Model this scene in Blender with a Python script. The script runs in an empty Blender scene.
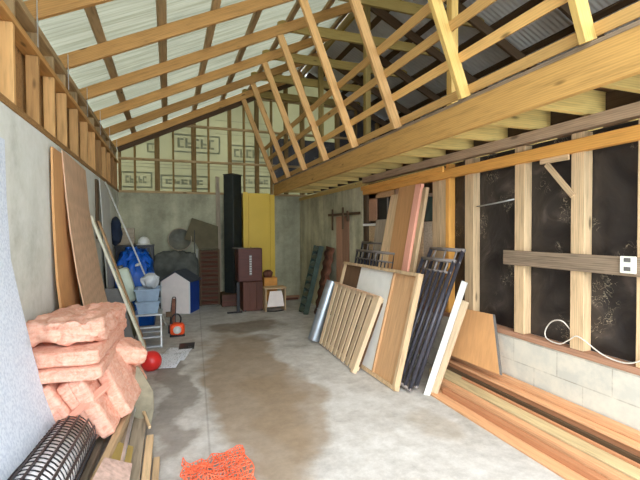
import bpy, bmesh, math, random
from mathutils import Vector as V, Matrix, noise
random.seed(7)
S = bpy.context.scene
C = S.collection

# ------------------------------------------------------------------ materials
def new_mat(name):
    m = bpy.data.materials.new(name); m.use_nodes = True
    nt = m.node_tree; b = nt.nodes['Principled BSDF']
    return m, nt, b
def lin(r, g, b):
    f = lambda c: (c/255/12.92) if c/255 <= .04045 else ((c/255+.055)/1.055)**2.4
    return (f(r), f(g), f(b), 1)
def N(nt, t, **kw):
    n = nt.nodes.new(t)
    for k, v in kw.items():
        if hasattr(n, k): setattr(n, k, v)
        else: n.inputs[k].default_value = v
    return n
def mixc(nt, fac, a, b, blend='MIX'):
    n = nt.nodes.new('ShaderNodeMix'); n.data_type = 'RGBA'; n.blend_type = blend
    for s, v in ((n.inputs[0], fac), (n.inputs[6], a), (n.inputs[7], b)):
        if isinstance(v, (tuple, float, int)): s.default_value = v
        else: nt.links.new(v, s)
    return n.outputs[2]
def ramp(nt, fac, stops):
    r = nt.nodes.new('ShaderNodeValToRGB'); e = r.color_ramp.elements
    e[0].position, e[0].color = stops[0]; e[1].position, e[1].color = stops[-1]
    for p, c in stops[1:-1]:
        q = e.new(p); q.color = c
    nt.links.new(fac, r.inputs[0]); return r.outputs[0]
def coords(nt, scale=(1, 1, 1), obj=True):
    t = nt.nodes.new('ShaderNodeTexCoord'); mp = nt.nodes.new('ShaderNodeMapping')
    mp.inputs['Scale'].default_value = scale
    nt.links.new(t.outputs['Object'], mp.inputs[0]); return mp, t
def rand_offset(nt, mp):
    oi = nt.nodes.new('ShaderNodeObjectInfo'); m = N(nt, 'ShaderNodeMath', operation='MULTIPLY'); m.inputs[1].default_value = 37
    nt.links.new(oi.outputs['Random'], m.inputs[0]); nt.links.new(m.outputs[0], mp.inputs['Location']); return oi
def bump(nt, b, h, strength=.3, dist=.01):
    n = nt.nodes.new('ShaderNodeBump'); n.inputs['Strength'].default_value = strength; n.inputs['Distance'].default_value = dist
    nt.links.new(h, n.inputs['Height']); nt.links.new(n.outputs[0], b.inputs['Normal'])
def wood(name, rgb, contrast=.35, rough=.7, knots=True, vary=.25):
    m, nt, b = new_mat(name)
    mp, t = coords(nt, (1.2, 14, 14)); oi = rand_offset(nt, mp)
    n1 = N(nt, 'ShaderNodeTexNoise', Scale=3.0, Detail=6.0, Roughness=.6); nt.links.new(mp.outputs[0], n1.inputs['Vector'])
    mp2, _ = coords(nt, (.35, 5, 5)); rand_offset(nt, mp2)
    w = N(nt, 'ShaderNodeTexWave', Scale=4.0, Distortion=5.0, Detail=2.0); w.bands_direction = 'Z'
    nt.links.new(mp2.outputs[0], w.inputs['Vector'])
    c = lin(*rgb); d = tuple(x*(1-contrast) for x in c[:3])+(1,); l = tuple(min(1, x*(1+contrast*.45)) for x in c[:3])+(1,)
    base = ramp(nt, n1.outputs[0], [(.3, d), (.5, c), (.7, l)])
    col = mixc(nt, .28, base, ramp(nt, w.outputs[0], [(.2, d), (.8, l)]))
    if knots:
        mp3, _ = coords(nt, (1.2, 4, 4)); rand_offset(nt, mp3)
        v = N(nt, 'ShaderNodeTexVoronoi', Scale=1.6); nt.links.new(mp3.outputs[0], v.inputs['Vector'])
        k = ramp(nt, v.outputs['Distance'], [(.05, (1, 1, 1, 1)), (.12, (0, 0, 0, 1))])
        col = mixc(nt, k, col, tuple(x*.35 for x in c[:3])+(1,))
    hv = nt.nodes.new('ShaderNodeHueSaturation')
    mr = N(nt, 'ShaderNodeMapRange'); mr.inputs['To Min'].default_value = 1-vary; mr.inputs['To Max'].default_value = 1+vary*.5
    nt.links.new(oi.outputs['Random'], mr.inputs[0]); hv.inputs['Saturation'].default_value = 1.0; nt.links.new(mr.outputs[0], hv.inputs['Value']); nt.links.new(col, hv.inputs['Color'])
    nt.links.new(hv.outputs[0], b.inputs['Base Color'])
    b.inputs['Roughness'].default_value = rough; b.inputs['Specular IOR Level'].default_value = .3
    bump(nt, b, n1.outputs[0], .25, .004)
    return m
def plain(name, rgb, rough=.6, metal=0., var=.12, scale=8., bmp=.1, spec=.4):
    m, nt, b = new_mat(name)
    mp, t = coords(nt)
    n1 = N(nt, 'ShaderNodeTexNoise', Scale=scale, Detail=5.0); nt.links.new(mp.outputs[0], n1.inputs['Vector'])
    c = lin(*rgb)
    col = ramp(nt, n1.outputs[0], [(.3, tuple(x*(1-var) for x in c[:3])+(1,)), (.7, tuple(min(1, x*(1+var)) for x in c[:3])+(1,))])
    nt.links.new(col, b.inputs['Base Color']); b.inputs['Roughness'].default_value = rough; b.inputs['Metallic'].default_value = metal
    b.inputs['Specular IOR Level'].default_value = spec
    if bmp: bump(nt, b, n1.outputs[0], bmp, .01)
    return m

M = {}
M['rafter'] = wood('rafter_wood', (196, 148, 88), .35)
M['purlin'] = wood('purlin_wood', (172, 146, 106), .4)
M['stud'] = wood('stud_wood', (212, 166, 108), .35)
M['yellow_stud'] = wood('yellow_stud_wood', (222, 184, 108), .3)
M['olive'] = wood('olive_wood', (170, 146, 84), .3)
M['batten'] = wood('batten_wood', (214, 170, 104), .25)
M['beam'] = wood('beam_wood', (206, 160, 92), .35)
M['joist'] = wood('joist_wood', (216, 186, 116), .3)
M['loftboard'] = wood('loft_board', (118, 86, 56), .3)  # base colour darkened to put the shade between the joists into the boards
M['grey_wood'] = wood('grey_wood', (152, 132, 110), .5)
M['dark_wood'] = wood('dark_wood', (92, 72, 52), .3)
M['orange_wood'] = wood('orange_wood', (250, 180, 92), .25, knots=False)
M['tan_wood'] = wood('tan_wood', (212, 182, 142), .4)
M['clad'] = wood('cladding_ply', (176, 134, 84), .4)
M['pink_wood'] = wood('pink_wood', (232, 168, 144), .15, knots=False)
M['ply'] = wood('plywood', (196, 156, 114), .22, knots=False)
M['ply_brown'] = wood('plywood_brown', (214, 178, 146), .25, knots=False, vary=.05)
M['ply_orange'] = wood('plywood_orange', (208, 156, 104), .15, knots=False, vary=.1)
M['ply_dark'] = wood('plywood_dark', (120, 92, 68), .3, knots=False)
M['lumber_orange'] = wood('lumber_orange', (218, 166, 122), .28, knots=False, vary=.12)
M['lumber_brown'] = wood('lumber_brown', (188, 132, 94), .22, knots=False)
M['lumber_green'] = wood('lumber_green', (206, 184, 140), .35, knots=False)
M['slat'] = wood('slat_wood', (214, 190, 156), .25, knots=False)
M['red_plank'] = wood('red_plank', (184, 140, 112), .25)
M['weathered'] = wood('weathered_board', (178, 162, 140), .4, knots=False)
M['speaker_wood'] = wood('speaker_veneer', (92, 52, 42), .3, .45, False)
M['cab_wood'] = wood('cabinet_veneer', (104, 64, 50), .3, .5, False)
M['white'] = plain('white_paint', (232, 232, 226), .5, var=.05)
M['white_board'] = plain('white_board', (206, 206, 200), .6, var=.06)
M['black'] = plain('black_paint', (30, 30, 34), .4, var=.3)
M['black_metal'] = plain('black_metal', (62, 62, 70), .35, .1, var=.3)
M['grey_metal'] = plain('grey_metal', (142, 134, 130), .5, .1, var=.2)
M['cab_black'] = plain('cabinet_black', (40, 46, 44), .45, var=.2)
M['alu'] = plain('aluminium', (200, 204, 206), .35, .7, var=.1)
M['galv'] = plain('galvanised_roll', (170, 180, 188), .35, .75, var=.12)
M['yellow'] = plain('yellow_paint', (226, 190, 70), .5, var=.05, scale=2)
M['red'] = plain('red_plastic', (206, 44, 40), .35, var=.1)
M['orange'] = plain('orange_plastic', (240, 84, 36), .4, var=.15)
M['net'] = plain('orange_net', (236, 112, 78), .5, var=.1)
M['orange_card'] = plain('orange_card', (226, 158, 78), .7)
M['blue'] = plain('blue_tarp', (20, 92, 190), .4, var=.2, bmp=.3)
M['navy'] = plain('navy_cloth', (30, 42, 62), .8)
M['kennel_blue'] = plain('kennel_blue', (28, 66, 150), .6)
M['kennel_pink'] = plain('kennel_front', (248, 236, 226), .6, var=.04)
M['slate'] = plain('roof_felt', (72, 78, 88), .8)
M['green'] = plain('green_plastic', (70, 86, 78), .35, var=.3)
M['rust'] = plain('rusty_sheet', (116, 74, 56), .8, var=.4, scale=14)
M['olive_cloth'] = plain('olive_cloth', (118, 116, 90), .9, var=.35, scale=12, bmp=.6)
M['grey_cloth'] = plain('grey_cloth', (86, 88, 82), .9, var=.4, scale=6, bmp=.5)
M['dark_cloth'] = plain('dark_cloth', (52, 54, 56), .9, var=.4)
M['bin'] = plain('bin_plastic', (138, 158, 176), .3, var=.15)
M['paper'] = plain('paper', (222, 226, 234), .8, var=.06)
M['container'] = plain('container_plastic', (196, 206, 186), .4, var=.1)
M['plank_paint'] = plain('painted_plank', (232, 228, 204), .6, var=.12)
M['darkgrey'] = plain('dark_grey_board', (104, 102, 98), .8, var=.15)
M['cable'] = plain('cable_sheath', (214, 208, 196), .5, var=.05)
M['outlet'] = plain('outlet_plastic', (240, 240, 224), .4, var=.02, bmp=0)
M['pulp'] = plain('pinkish_particle', (196, 166, 152), .9, var=.25, scale=30, bmp=.4)
M['plate_wood'] = wood('plate_wood', (204, 172, 140), .4)
M['gable_wood'] = wood('gable_wood', (144, 116, 70), .35)  # darker than the other studs, their backlit look put into the colour
M['brown_board'] = plain('brown_board', (98, 90, 66), .8, var=.15)
M['greenish'] = plain('greenish_board', (142, 134, 112), .85, var=.2, scale=14)
M['film'] = plain('white_film', (244, 238, 238), .6, var=.15, scale=10)
M['dish'] = plain('grey_tub', (108, 108, 96), .6, var=.3)

def mat_concrete(name, lightc, darkc, stain, scale=1.6, boards=None):
    m, nt, b = new_mat(name)
    mp, t = coords(nt)
    n1 = N(nt, 'ShaderNodeTexNoise', Scale=scale, Detail=8.0, Roughness=.65); nt.links.new(mp.outputs[0], n1.inputs['Vector'])
    n2 = N(nt, 'ShaderNodeTexNoise', Scale=scale*14, Detail=4.0); nt.links.new(mp.outputs[0], n2.inputs['Vector'])
    col = ramp(nt, n1.outputs[0], [(.32, lin(*stain)), (.48, lin(*darkc)), (.66, lin(*lightc))])
    n4 = N(nt, 'ShaderNodeTexNoise', Scale=scale*5, Detail=9.0, Roughness=.8); nt.links.new(mp.outputs[0], n4.inputs['Vector'])
    col = mixc(nt, .7, col, ramp(nt, n4.outputs[0], [(.35, (.36, .36, .36, 1)), (.65, (.62, .62, .62, 1))]), 'OVERLAY')
    if boards:
        mp3, _ = coords(nt, boards)
        w = N(nt, 'ShaderNodeTexNoise', Scale=1.0, Detail=3.0); nt.links.new(mp3.outputs[0], w.inputs['Vector'])
        col = mixc(nt, .45, col, ramp(nt, w.outputs[0], [(.35, (.34, .34, .31, 1)), (.65, (.8, .8, .74, 1))]), 'OVERLAY')
    nt.links.new(col, b.inputs['Base Color']); b.inputs['Roughness'].default_value = .85; b.inputs['Specular IOR Level'].default_value = .25
    bump(nt, b, n2.outputs[0], .3, .006)
    return m, nt, b, col, mp
M['left_wall'] = mat_concrete('left_concrete', (232, 234, 226), (218, 220, 210), (184, 186, 172), .9)[0]
M['back_wall'] = mat_concrete('back_concrete', (182, 180, 156), (164, 162, 140), (118, 118, 102), .7, (3, 1, .5))[0]
M['right_concrete'] = mat_concrete('right_concrete', (206, 202, 176), (184, 180, 154), (146, 144, 122), .7, (1, 5, .6))[0]

def mat_floor():
    m, nt, b, col, mp = mat_concrete('floor_concrete', (202, 201, 198), (186, 183, 178), (158, 153, 144), .9)
    t = N(nt, 'ShaderNodeTexCoord'); nn = N(nt, 'ShaderNodeTexNoise', Scale=1.3, Detail=5.0)
    nt.links.new(t.outputs['Object'], nn.inputs['Vector'])
    add = N(nt, 'ShaderNodeVectorMath', operation='MULTIPLY_ADD'); add.inputs[1].default_value = (1.1, 1.1, 0)
    nt.links.new(nn.outputs['Color'], add.inputs[0]); nt.links.new(t.outputs['Object'], add.inputs[2])
    def ell(cx, cy, rx, ry, rot=0.):
        s = N(nt, 'ShaderNodeVectorMath', operation='SUBTRACT'); s.inputs[1].default_value = (cx+.55, cy+.55, 0)
        nt.links.new(add.outputs[0], s.inputs[0])
        q = N(nt, 'ShaderNodeMapping'); q.vector_type = 'TEXTURE'; q.inputs['Rotation'].default_value = (0, 0, rot); q.inputs['Scale'].default_value = (rx, ry, 1)
        nt.links.new(s.outputs[0], q.inputs[0])
        l = N(nt, 'ShaderNodeVectorMath', operation='LENGTH'); nt.links.new(q.outputs[0], l.inputs[0])
        return l.outputs['Value']
    for (cx, cy, rx, ry, rot, c, f) in ((.75, 4.3, .48, 2.7, -.06, (146, 128, 106), .82), (1.15, 6.85, .75, .42, 0, (108, 92, 74), .7),
                                   (1.05, 3.6, .4, 1.0, -.2, (148, 130, 108), .7), (1.25, 6.1, .4, .25, 0, (112, 96, 78), .5), (1.9, 2.9, .3, .35, 0, (160, 146, 126), .4), (.0, 4.1, .2, 1.7, -.05, (128, 120, 112), .7)):
        l = ell(cx, cy, rx, ry, rot)
        k = ramp(nt, l, [(.7, (f, f, f, 1)), (1., (0, 0, 0, 1))])
        k.node.color_ramp.elements[1].position = 1.0
        col = mixc(nt, k, col, lin(*c))
    # fine grime and trowel marks
    n3 = N(nt, 'ShaderNodeTexNoise', Scale=6.0, Detail=8.0, Roughness=.75); nt.links.new(t.outputs['Object'], n3.inputs['Vector'])
    col = mixc(nt, .5, col, ramp(nt, n3.outputs[0], [(.3, (.32, .31, .3, 1)), (.7, (.68, .68, .68, 1))]), 'OVERLAY')
    # slab joint along x = .2
    sx = N(nt, 'ShaderNodeSeparateXYZ'); nt.links.new(t.outputs['Object'], sx.inputs[0])
    # joint line x = -0.09 + 0.06*y
    ma = N(nt, 'ShaderNodeMath', operation='MULTIPLY_ADD'); ma.inputs[1].default_value = -.055; ma.inputs[2].default_value = .09-.18
    nt.links.new(sx.outputs['Y'], ma.inputs[0])
    ad = N(nt, 'ShaderNodeMath', operation='ADD'); nt.links.new(sx.outputs['X'], ad.inputs[0]); nt.links.new(ma.outputs[0], ad.inputs[1])
    ab = N(nt, 'ShaderNodeMath', operation='ABSOLUTE'); nt.links.new(ad.outputs[0], ab.inputs[0])
    k = ramp(nt, ab.outputs[0], [(.003, (.3, .3, .3, 1)), (.012, (0, 0, 0, 1))])
    col = mixc(nt, k, col, lin(96, 88, 78))
    nt.links.new(col, b.inputs['Base Color'])
    b.inputs['Roughness'].default_value = .7
    return m
M['floor'] = mat_floor()

def mat_block():
    m, nt, b = new_mat('block_wall')
    t = N(nt, 'ShaderNodeTexCoord'); s = N(nt, 'ShaderNodeSeparateXYZ'); c = N(nt, 'ShaderNodeCombineXYZ')
    nt.links.new(t.outputs['Object'], s.inputs[0]); nt.links.new(s.outputs['Y'], c.inputs[0]); nt.links.new(s.outputs['Z'], c.inputs[1])
    br = N(nt, 'ShaderNodeTexBrick'); br.inputs['Scale'].default_value = 1
    br.inputs['Brick Width'].default_value = .44; br.inputs['Row Height'].default_value = .205; br.inputs['Mortar Size'].default_value = .006
    br.inputs['Mortar Smooth'].default_value = .6
    br.inputs['Color1'].default_value = lin(198, 196, 184); br.inputs['Color2'].default_value = lin(184, 182, 172); br.inputs['Mortar'].default_value = lin(156, 152, 138)
    nt.links.new(c.outputs[0], br.inputs['Vector'])
    n1 = N(nt, 'ShaderNodeTexNoise', Scale=5.0, Detail=8.0, Roughness=.7); nt.links.new(t.outputs['Object'], n1.inputs['Vector'])
    col = mixc(nt, ramp(nt, n1.outputs[0], [(.4, (0, 0, 0, 1)), (.6, (.85, .85, .85, 1))]), br.outputs['Color'], lin(214, 208, 192))
    nt.links.new(col, b.inputs['Base Color']); b.inputs['Roughness'].default_value = .9
    bump(nt, b, br.outputs['Fac'], -.4, .01)
    return m
M['block'] = mat_block()

def mat_paper_black():
    m, nt, b = new_mat('black_building_paper')
    mp, t = coords(nt)
    n1 = N(nt, 'ShaderNodeTexNoise', Scale=3.0, Detail=7.0, Distortion=1.2); nt.links.new(mp.outputs[0], n1.inputs['Vector'])
    col = ramp(nt, n1.outputs[0], [(.35, lin(30, 27, 26)), (.6, lin(56, 50, 46)), (.75, lin(96, 86, 78))])
    # lint and cobweb scraps
    n2 = N(nt, 'ShaderNodeTexNoise', Scale=9.0, Detail=3.0, Distortion=2.5); nt.links.new(mp.outputs[0], n2.inputs['Vector'])
    ab = N(nt, 'ShaderNodeMath', operation='SUBTRACT'); ab.inputs[1].default_value = .5; nt.links.new(n2.outputs[0], ab.inputs[0])
    a2 = N(nt, 'ShaderNodeMath', operation='ABSOLUTE'); nt.links.new(ab.outputs[0], a2.inputs[0])
    line = ramp(nt, a2.outputs[0], [(.0, (1, 1, 1, 1)), (.012, (0, 0, 0, 1))])
    n3 = N(nt, 'ShaderNodeTexNoise', Scale=3.5, Detail=2.0); nt.links.new(mp.outputs[0], n3.inputs['Vector'])
    gate = ramp(nt, n3.outputs[0], [(.58, (0, 0, 0, 1)), (.64, (1, 1, 1, 1))])
    k = mixc(nt, 1., line, gate, 'MULTIPLY')
    col = mixc(nt, k, col, lin(190, 178, 150))
    nt.links.new(col, b.inputs['Base Color']); b.inputs['Roughness'].default_value = .42; b.inputs['Specular IOR Level'].default_value = .5
    bump(nt, b, n1.outputs[0], .7, .03)
    return m
M['paper_black'] = mat_paper_black()

def mat_sheet(name, diff, trans, mark=False, stripes=0):
    m, nt, b = new_mat(name); nt.nodes.remove(b)
    out = nt.nodes['Material Output']
    d = N(nt, 'ShaderNodeBsdfDiffuse'); tr = N(nt, 'ShaderNodeBsdfTranslucent'); mx = N(nt, 'ShaderNodeMixShader'); mx.inputs[0].default_value = .6
    t = N(nt, 'ShaderNodeTexCoord')
    n1 = N(nt, 'ShaderNodeTexNoise', Scale=1.3, Detail=5.0); nt.links.new(t.outputs['Object'], n1.inputs['Vector'])
    f = ramp(nt, n1.outputs[0], [(.3, (.82, .82, .82, 1)), (.7, (1, 1, 1, 1))])
    cd = mixc(nt, 1., lin(*diff), f, 'MULTIPLY'); ct = mixc(nt, 1., lin(*trans), f, 'MULTIPLY')
    if stripes:
        mq = N(nt, 'ShaderNodeMapping'); mq.inputs['Scale'].default_value = (.5, 14, .5); nt.links.new(t.outputs['Object'], mq.inputs[0])
        n9 = N(nt, 'ShaderNodeTexNoise', Scale=2.0, Detail=4.0); nt.links.new(mq.outputs[0], n9.inputs['Vector'])
        g = ramp(nt, n9.outputs[0], [(.35, (.72, .72, .66, 1)), (.6, (1, 1, 1, 1))]); cd = mixc(nt, 1., cd, g, 'MULTIPLY'); ct = mixc(nt, 1., ct, g, 'MULTIPLY')
    nt.links.new(cd, d.inputs[0]); nt.links.new(ct, tr.inputs[0])
    nt.links.new(d.outputs[0], mx.inputs[1]); nt.links.new(tr.outputs[0], mx.inputs[2]); nt.links.new(mx.outputs[0], out.inputs[0])
    return m
M['roof_clear'] = mat_sheet('translucent_roof_sheet', (200, 200, 180), (102, 101, 86), stripes=1)
M['wrap'] = mat_sheet('housewrap', (206, 206, 182), (164, 160, 134))
M['wrap_print'] = mat_sheet('housewrap_print', (172, 178, 162), (146, 146, 126))
M['clear_bag'] = plain('clear_bag', (190, 196, 200), .2, var=.2, bmp=.5)
M['tin'] = plain('tin_roof', (206, 208, 208), .6, 0., var=.12, scale=3)

def mat_insul():
    m, nt, b = new_mat('pink_insulation')
    mp, t = coords(nt)
    n1 = N(nt, 'ShaderNodeTexNoise', Scale=22.0, Detail=8.0, Roughness=.75, Distortion=1.2); nt.links.new(mp.outputs[0], n1.inputs['Vector'])
    mp2, _ = coords(nt, (1, 4, 14)); n2 = N(nt, 'ShaderNodeTexNoise', Scale=4.0, Detail=3.0); nt.links.new(mp2.outputs[0], n2.inputs['Vector'])
    col = ramp(nt, n1.outputs[0], [(.28, lin(206, 128, 104)), (.48, lin(242, 184, 156)), (.7, lin(253, 222, 202))])
    col = mixc(nt, .35, col, ramp(nt, n2.outputs[0], [(.35, lin(234, 152, 134)), (.65, lin(252, 210, 186))]))
    nt.links.new(col, b.inputs['Base Color']); b.inputs['Roughness'].default_value = 1; b.inputs['Specular IOR Level'].default_value = .05
    bump(nt, b, n1.outputs[0], .7, .025)
    return m
M['insul'] = mat_insul()
def mat_poly():
    m, nt, b = new_mat('blue_white_panel')
    mp, t = coords(nt)
    v = N(nt, 'ShaderNodeTexNoise', Scale=60.0, Detail=3.0); nt.links.new(mp.outputs[0], v.inputs['Vector'])
    v2 = N(nt, 'ShaderNodeTexNoise', Scale=5.0, Detail=5.0); nt.links.new(mp.outputs[0], v2.inputs['Vector'])
    col = ramp(nt, v.outputs[0], [(.35, lin(200, 210, 224)), (.6, lin(224, 232, 242))])
    col = mixc(nt, ramp(nt, v2.outputs[0], [(.25, (.5, .5, .5, 1)), (.4, (0, 0, 0, 1))]), col, lin(170, 178, 188))
    nt.links.new(col, b.inputs['Base Color']); b.inputs['Roughness'].default_value = .8
    bump(nt, b, v.outputs[0], .3, .004)
    return m
M['poly'] = mat_poly()
def mat_news():
    m, nt, b = new_mat('printed_paper')
    mp, t = coords(nt, (18, 60, 1))
    n = N(nt, 'ShaderNodeTexNoise', Scale=1.0, Detail=2.0); nt.links.new(mp.outputs[0], n.inputs['Vector'])
    col = ramp(nt, n.outputs[0], [(.38, lin(186, 190, 198)), (.44, lin(222, 226, 234)), (1, lin(230, 232, 240))])
    nt.links.new(col, b.inputs['Base Color']); b.inputs['Roughness'].default_value = .8
    return m
M['news'] = mat_news()

# ------------------------------------------------------------------ builders
def finish(bm, name, mat, parent=None, world=Matrix(), smooth=False):
    bmesh.ops.recalc_face_normals(bm, faces=bm.faces)
    me = bpy.data.meshes.new(name); bm.to_mesh(me); bm.free()
    for p in me.polygons: p.use_smooth = smooth
    me.materials.append(M[mat] if isinstance(mat, str) else mat)
    o = bpy.data.objects.new(name, me); C.objects.link(o)
    if parent is not None:
        o.parent = parent
        chain = Matrix()
        q = parent
        while q is not None: chain = q.matrix_basis @ chain; q = q.parent
        o.matrix_basis = chain.inverted() @ world
    else: o.matrix_basis = world
    return o
def thing(name, loc, label, cat, group=None, rz=0):
    o = bpy.data.objects.new(name, None); C.objects.link(o)
    o.matrix_basis = Matrix.Translation(loc) @ Matrix.Rotation(rz, 4, 'Z')
    o.empty_display_size = .1
    o['label'] = label; o['category'] = cat
    if group: o['group'] = group
    return o
def tag(o, label, cat, group=None):
    o['label'] = label; o['category'] = cat
    if group: o['group'] = group
    return o
def structure(o): o['kind'] = 'structure'; return o
def frame(x, up):
    x = V(x).normalized(); up = V(up)
    y = up.cross(x)
    if y.length < 1e-4: y = V((0, 1, 0)).cross(x)
    y.normalize(); z = x.cross(y)
    return Matrix((x, y, z)).transposed().to_4x4()
def cube_bm(sx, sy, sz, bev=0, seg=1, off=(0, 0, 0)):
    bm = bmesh.new(); bmesh.ops.create_cube(bm, size=1)
    for v in bm.verts: v.co = V((v.co.x*sx+off[0], v.co.y*sy+off[1], v.co.z*sz+off[2]))
    if bev: bmesh.ops.bevel(bm, geom=list(bm.edges), offset=bev, segments=seg, affect='EDGES', profile=.5)
    return bm
def beam(name, p0, p1, w, h, mat, parent=None, up=(0, 0, 1), bev=.003):
    """a squared timber from p0 to p1, w across, h along up, grain along its length"""
    p0, p1 = V(p0), V(p1); L = (p1-p0).length
    Mx = Matrix.Translation((p0+p1)/2) @ frame(p1-p0, up)
    return finish(cube_bm(L, w, h, bev), name, mat, parent, Mx)
def box(name, lo, hi, mat, parent=None, bev=.004, seg=1):
    lo, hi = V(lo), V(hi); d = hi-lo; c = (lo+hi)/2
    return finish(cube_bm(d.x, d.y, d.z, min(bev, min(d)*.3), seg), name, mat, parent, Matrix.Translation(c))
def panel(name, p00, p10, p11, p01, t, mat, parent=None, nx=1, ny=1, bow=0., wav=0., smooth=False, wfreq=3.):
    """a sheet on four corners with thickness t; local x runs along p00->p01"""
    P = [V(p) for p in (p00, p10, p11, p01)]
    c = sum(P, V())/4; F = frame(P[3]-P[0], (P[1]-P[0]).cross(P[3]-P[0])); Mx = Matrix.Translation(c) @ F; inv = Mx.inverted()
    n = V((0, 0, 1)); bm = bmesh.new(); G = []
    for side in (0, 1):
        g = []
        for j in range(ny+1):
            row = []
            for i in range(nx+1):
                u, v = i/nx, j/ny
                p = (P[0]*(1-u)+P[1]*u)*(1-v)+(P[3]*(1-u)+P[2]*u)*v
                q = inv @ p
                z = bow*4*v*(1-v)*(1-.0*u)+wav*noise.noise(V((q.x*wfreq, q.y*wfreq, 3.1)))
                row.append(bm.verts.new(q+n*(z+(t if side else 0)-t/2)))
            g.append(row)
        G.append(g)
    for side in (0, 1):
        for j in range(ny):
            for i in range(nx):
                g = G[side]; bm.faces.new((g[j][i], g[j][i+1], g[j+1][i+1], g[j+1][i]))
    a, b = G
    for i in range(nx):
        bm.faces.new((a[0][i], a[0][i+1], b[0][i+1], b[0][i])); bm.faces.new((a[ny][i], a[ny][i+1], b[ny][i+1], b[ny][i]))
    for j in range(ny):
        bm.faces.new((a[j][0], a[j+1][0], b[j+1][0], b[j][0])); bm.faces.new((a[j][nx], a[j+1][nx], b[j+1][nx], b[j][nx]))
    return finish(bm, name, mat, parent, Mx, smooth)
def curved_sheet(name, left, right, t, mat, parent=None):
    """a bent sheet between two polylines"""
    n = len(left); bm = bmesh.new(); c = (V(left[0])+V(right[-1]))/2
    rows = []
    for side in (0, 1):
        g = []
        for j in range(n):
            l, r = V(left[j]), V(right[j])
            tj = (V(left[min(j+1, n-1)])-V(left[max(j-1, 0)])); nn = tj.cross(r-l).normalized()
            g.append([bm.verts.new(l+nn*t*side-c), bm.verts.new(r+nn*t*side-c)])
        rows.append(g)
    for g in rows:
        for j in range(n-1): bm.faces.new((g[j][0], g[j][1], g[j+1][1], g[j+1][0]))
    a, b = rows
    for j in range(n-1):
        for k in (0, 1): bm.faces.new((a[j][k], a[j+1][k], b[j+1][k], b[j][k]))
    for j in (0, n-1): bm.faces.new((a[j][0], a[j][1], b[j][1], b[j][0]))
    # local x up the sheet for the grain
    F = Matrix.Rotation(-math.pi/2, 4, 'Y')
    bm.transform(F.inverted())
    return finish(bm, name, mat, parent, Matrix.Translation(c) @ F)
def spline(pts, n=6):
    pts = [V(p) for p in pts]; out = []
    for i in range(len(pts)-1):
        p0 = pts[max(i-1, 0)]; p1 = pts[i]; p2 = pts[i+1]; p3 = pts[min(i+2, len(pts)-1)]
        for k in range(n):
            t = k/n
            out.append(.5*((2*p1)+(p2-p0)*t+(2*p0-5*p1+4*p2-p3)*t*t+(3*p1-p0-3*p2+p3)*t**3))
    out.append(pts[-1]); return out
def tube_into(bm, pts, r, seg=8, caps=True):
    pts = [V(p) for p in pts]; prev = None; rings = []
    for i, p in enumerate(pts):
        d = (pts[min(i+1, len(pts)-1)]-pts[max(i-1, 0)]).normalized()
        if prev is None: a = d.orthogonal().normalized()
        else: a = (prev-d*prev.dot(d)).normalized()
        prev = a; b = d.cross(a)
        rings.append([bm.verts.new(p+(a*math.cos(2*math.pi*k/seg)+b*math.sin(2*math.pi*k/seg))*r) for k in range(seg)])
    for i in range(len(rings)-1):
        for k in range(seg): bm.faces.new((rings[i][k], rings[i][(k+1) % seg], rings[i+1][(k+1) % seg], rings[i+1][k]))
    if caps: bm.faces.new(rings[0]); bm.faces.new(rings[-1][::-1])
def tube(name, pts, r, mat, parent=None, seg=8):
    c = V(pts[0]); bm = bmesh.new(); tube_into(bm, [V(p)-c for p in pts], r, seg)
    return finish(bm, name, mat, parent, Matrix.Translation(c), True)
def lathe(name, prof, base, mat, parent=None, seg=24, axis=(0, 0, 1)):
    bm = bmesh.new(); rings = []
    for r, z in prof: rings.append([bm.verts.new((r*math.cos(2*math.pi*k/seg), r*math.sin(2*math.pi*k/seg), z)) for k in range(seg)])
    for i in range(len(rings)-1):
        for k in range(seg): bm.faces.new((rings[i][k], rings[i][(k+1) % seg], rings[i+1][(k+1) % seg], rings[i+1][k]))
    bm.faces.new(rings[0][::-1]); bm.faces.new(rings[-1])
    q = V((0, 0, 1)).rotation_difference(V(axis)).to_matrix().to_4x4()
    return finish(bm, name, mat, parent, Matrix.Translation(base) @ q, True)
def blob(name, c, size, mat, parent=None, r=.3, amp=.02, freq=6., cuts=14, rot=None, base=None, seed=0.):
    """a soft rounded block with noise; r is the rounding as a share of the smallest half size"""
    h = V(size)/2; rr = min(h)*r*2 if r < .5 else min(h)
    bm = bmesh.new(); bmesh.ops.create_cube(bm, size=2); bmesh.ops.subdivide_edges(bm, edges=bm.edges[:], cuts=cuts, use_grid_fill=True)
    for v in bm.verts:
        P = V((v.co.x*h.x, v.co.y*h.y, v.co.z*h.z))
        q = V([max(-(h[i]-rr), min(h[i]-rr, P[i])) for i in range(3)])
        d = P-q
        d = d.normalized() if d.length > 1e-6 else V((0, 0, 0))
        p = q+d*rr
        s = V((seed, seed*1.7, 0)); k = p*freq+s
        nv = noise.noise_vector(k)*.6+noise.noise_vector(k*2.3)*.3
        p += V((nv.x, nv.y, nv.z))*amp*1.6
        if base is not None: p.z = max(p.z, -h.z+base)
        v.co = p
    Mx = Matrix.Translation(c) @ (rot if rot else Matrix())
    return finish(bm, name, mat, parent, Mx, True)
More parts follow.
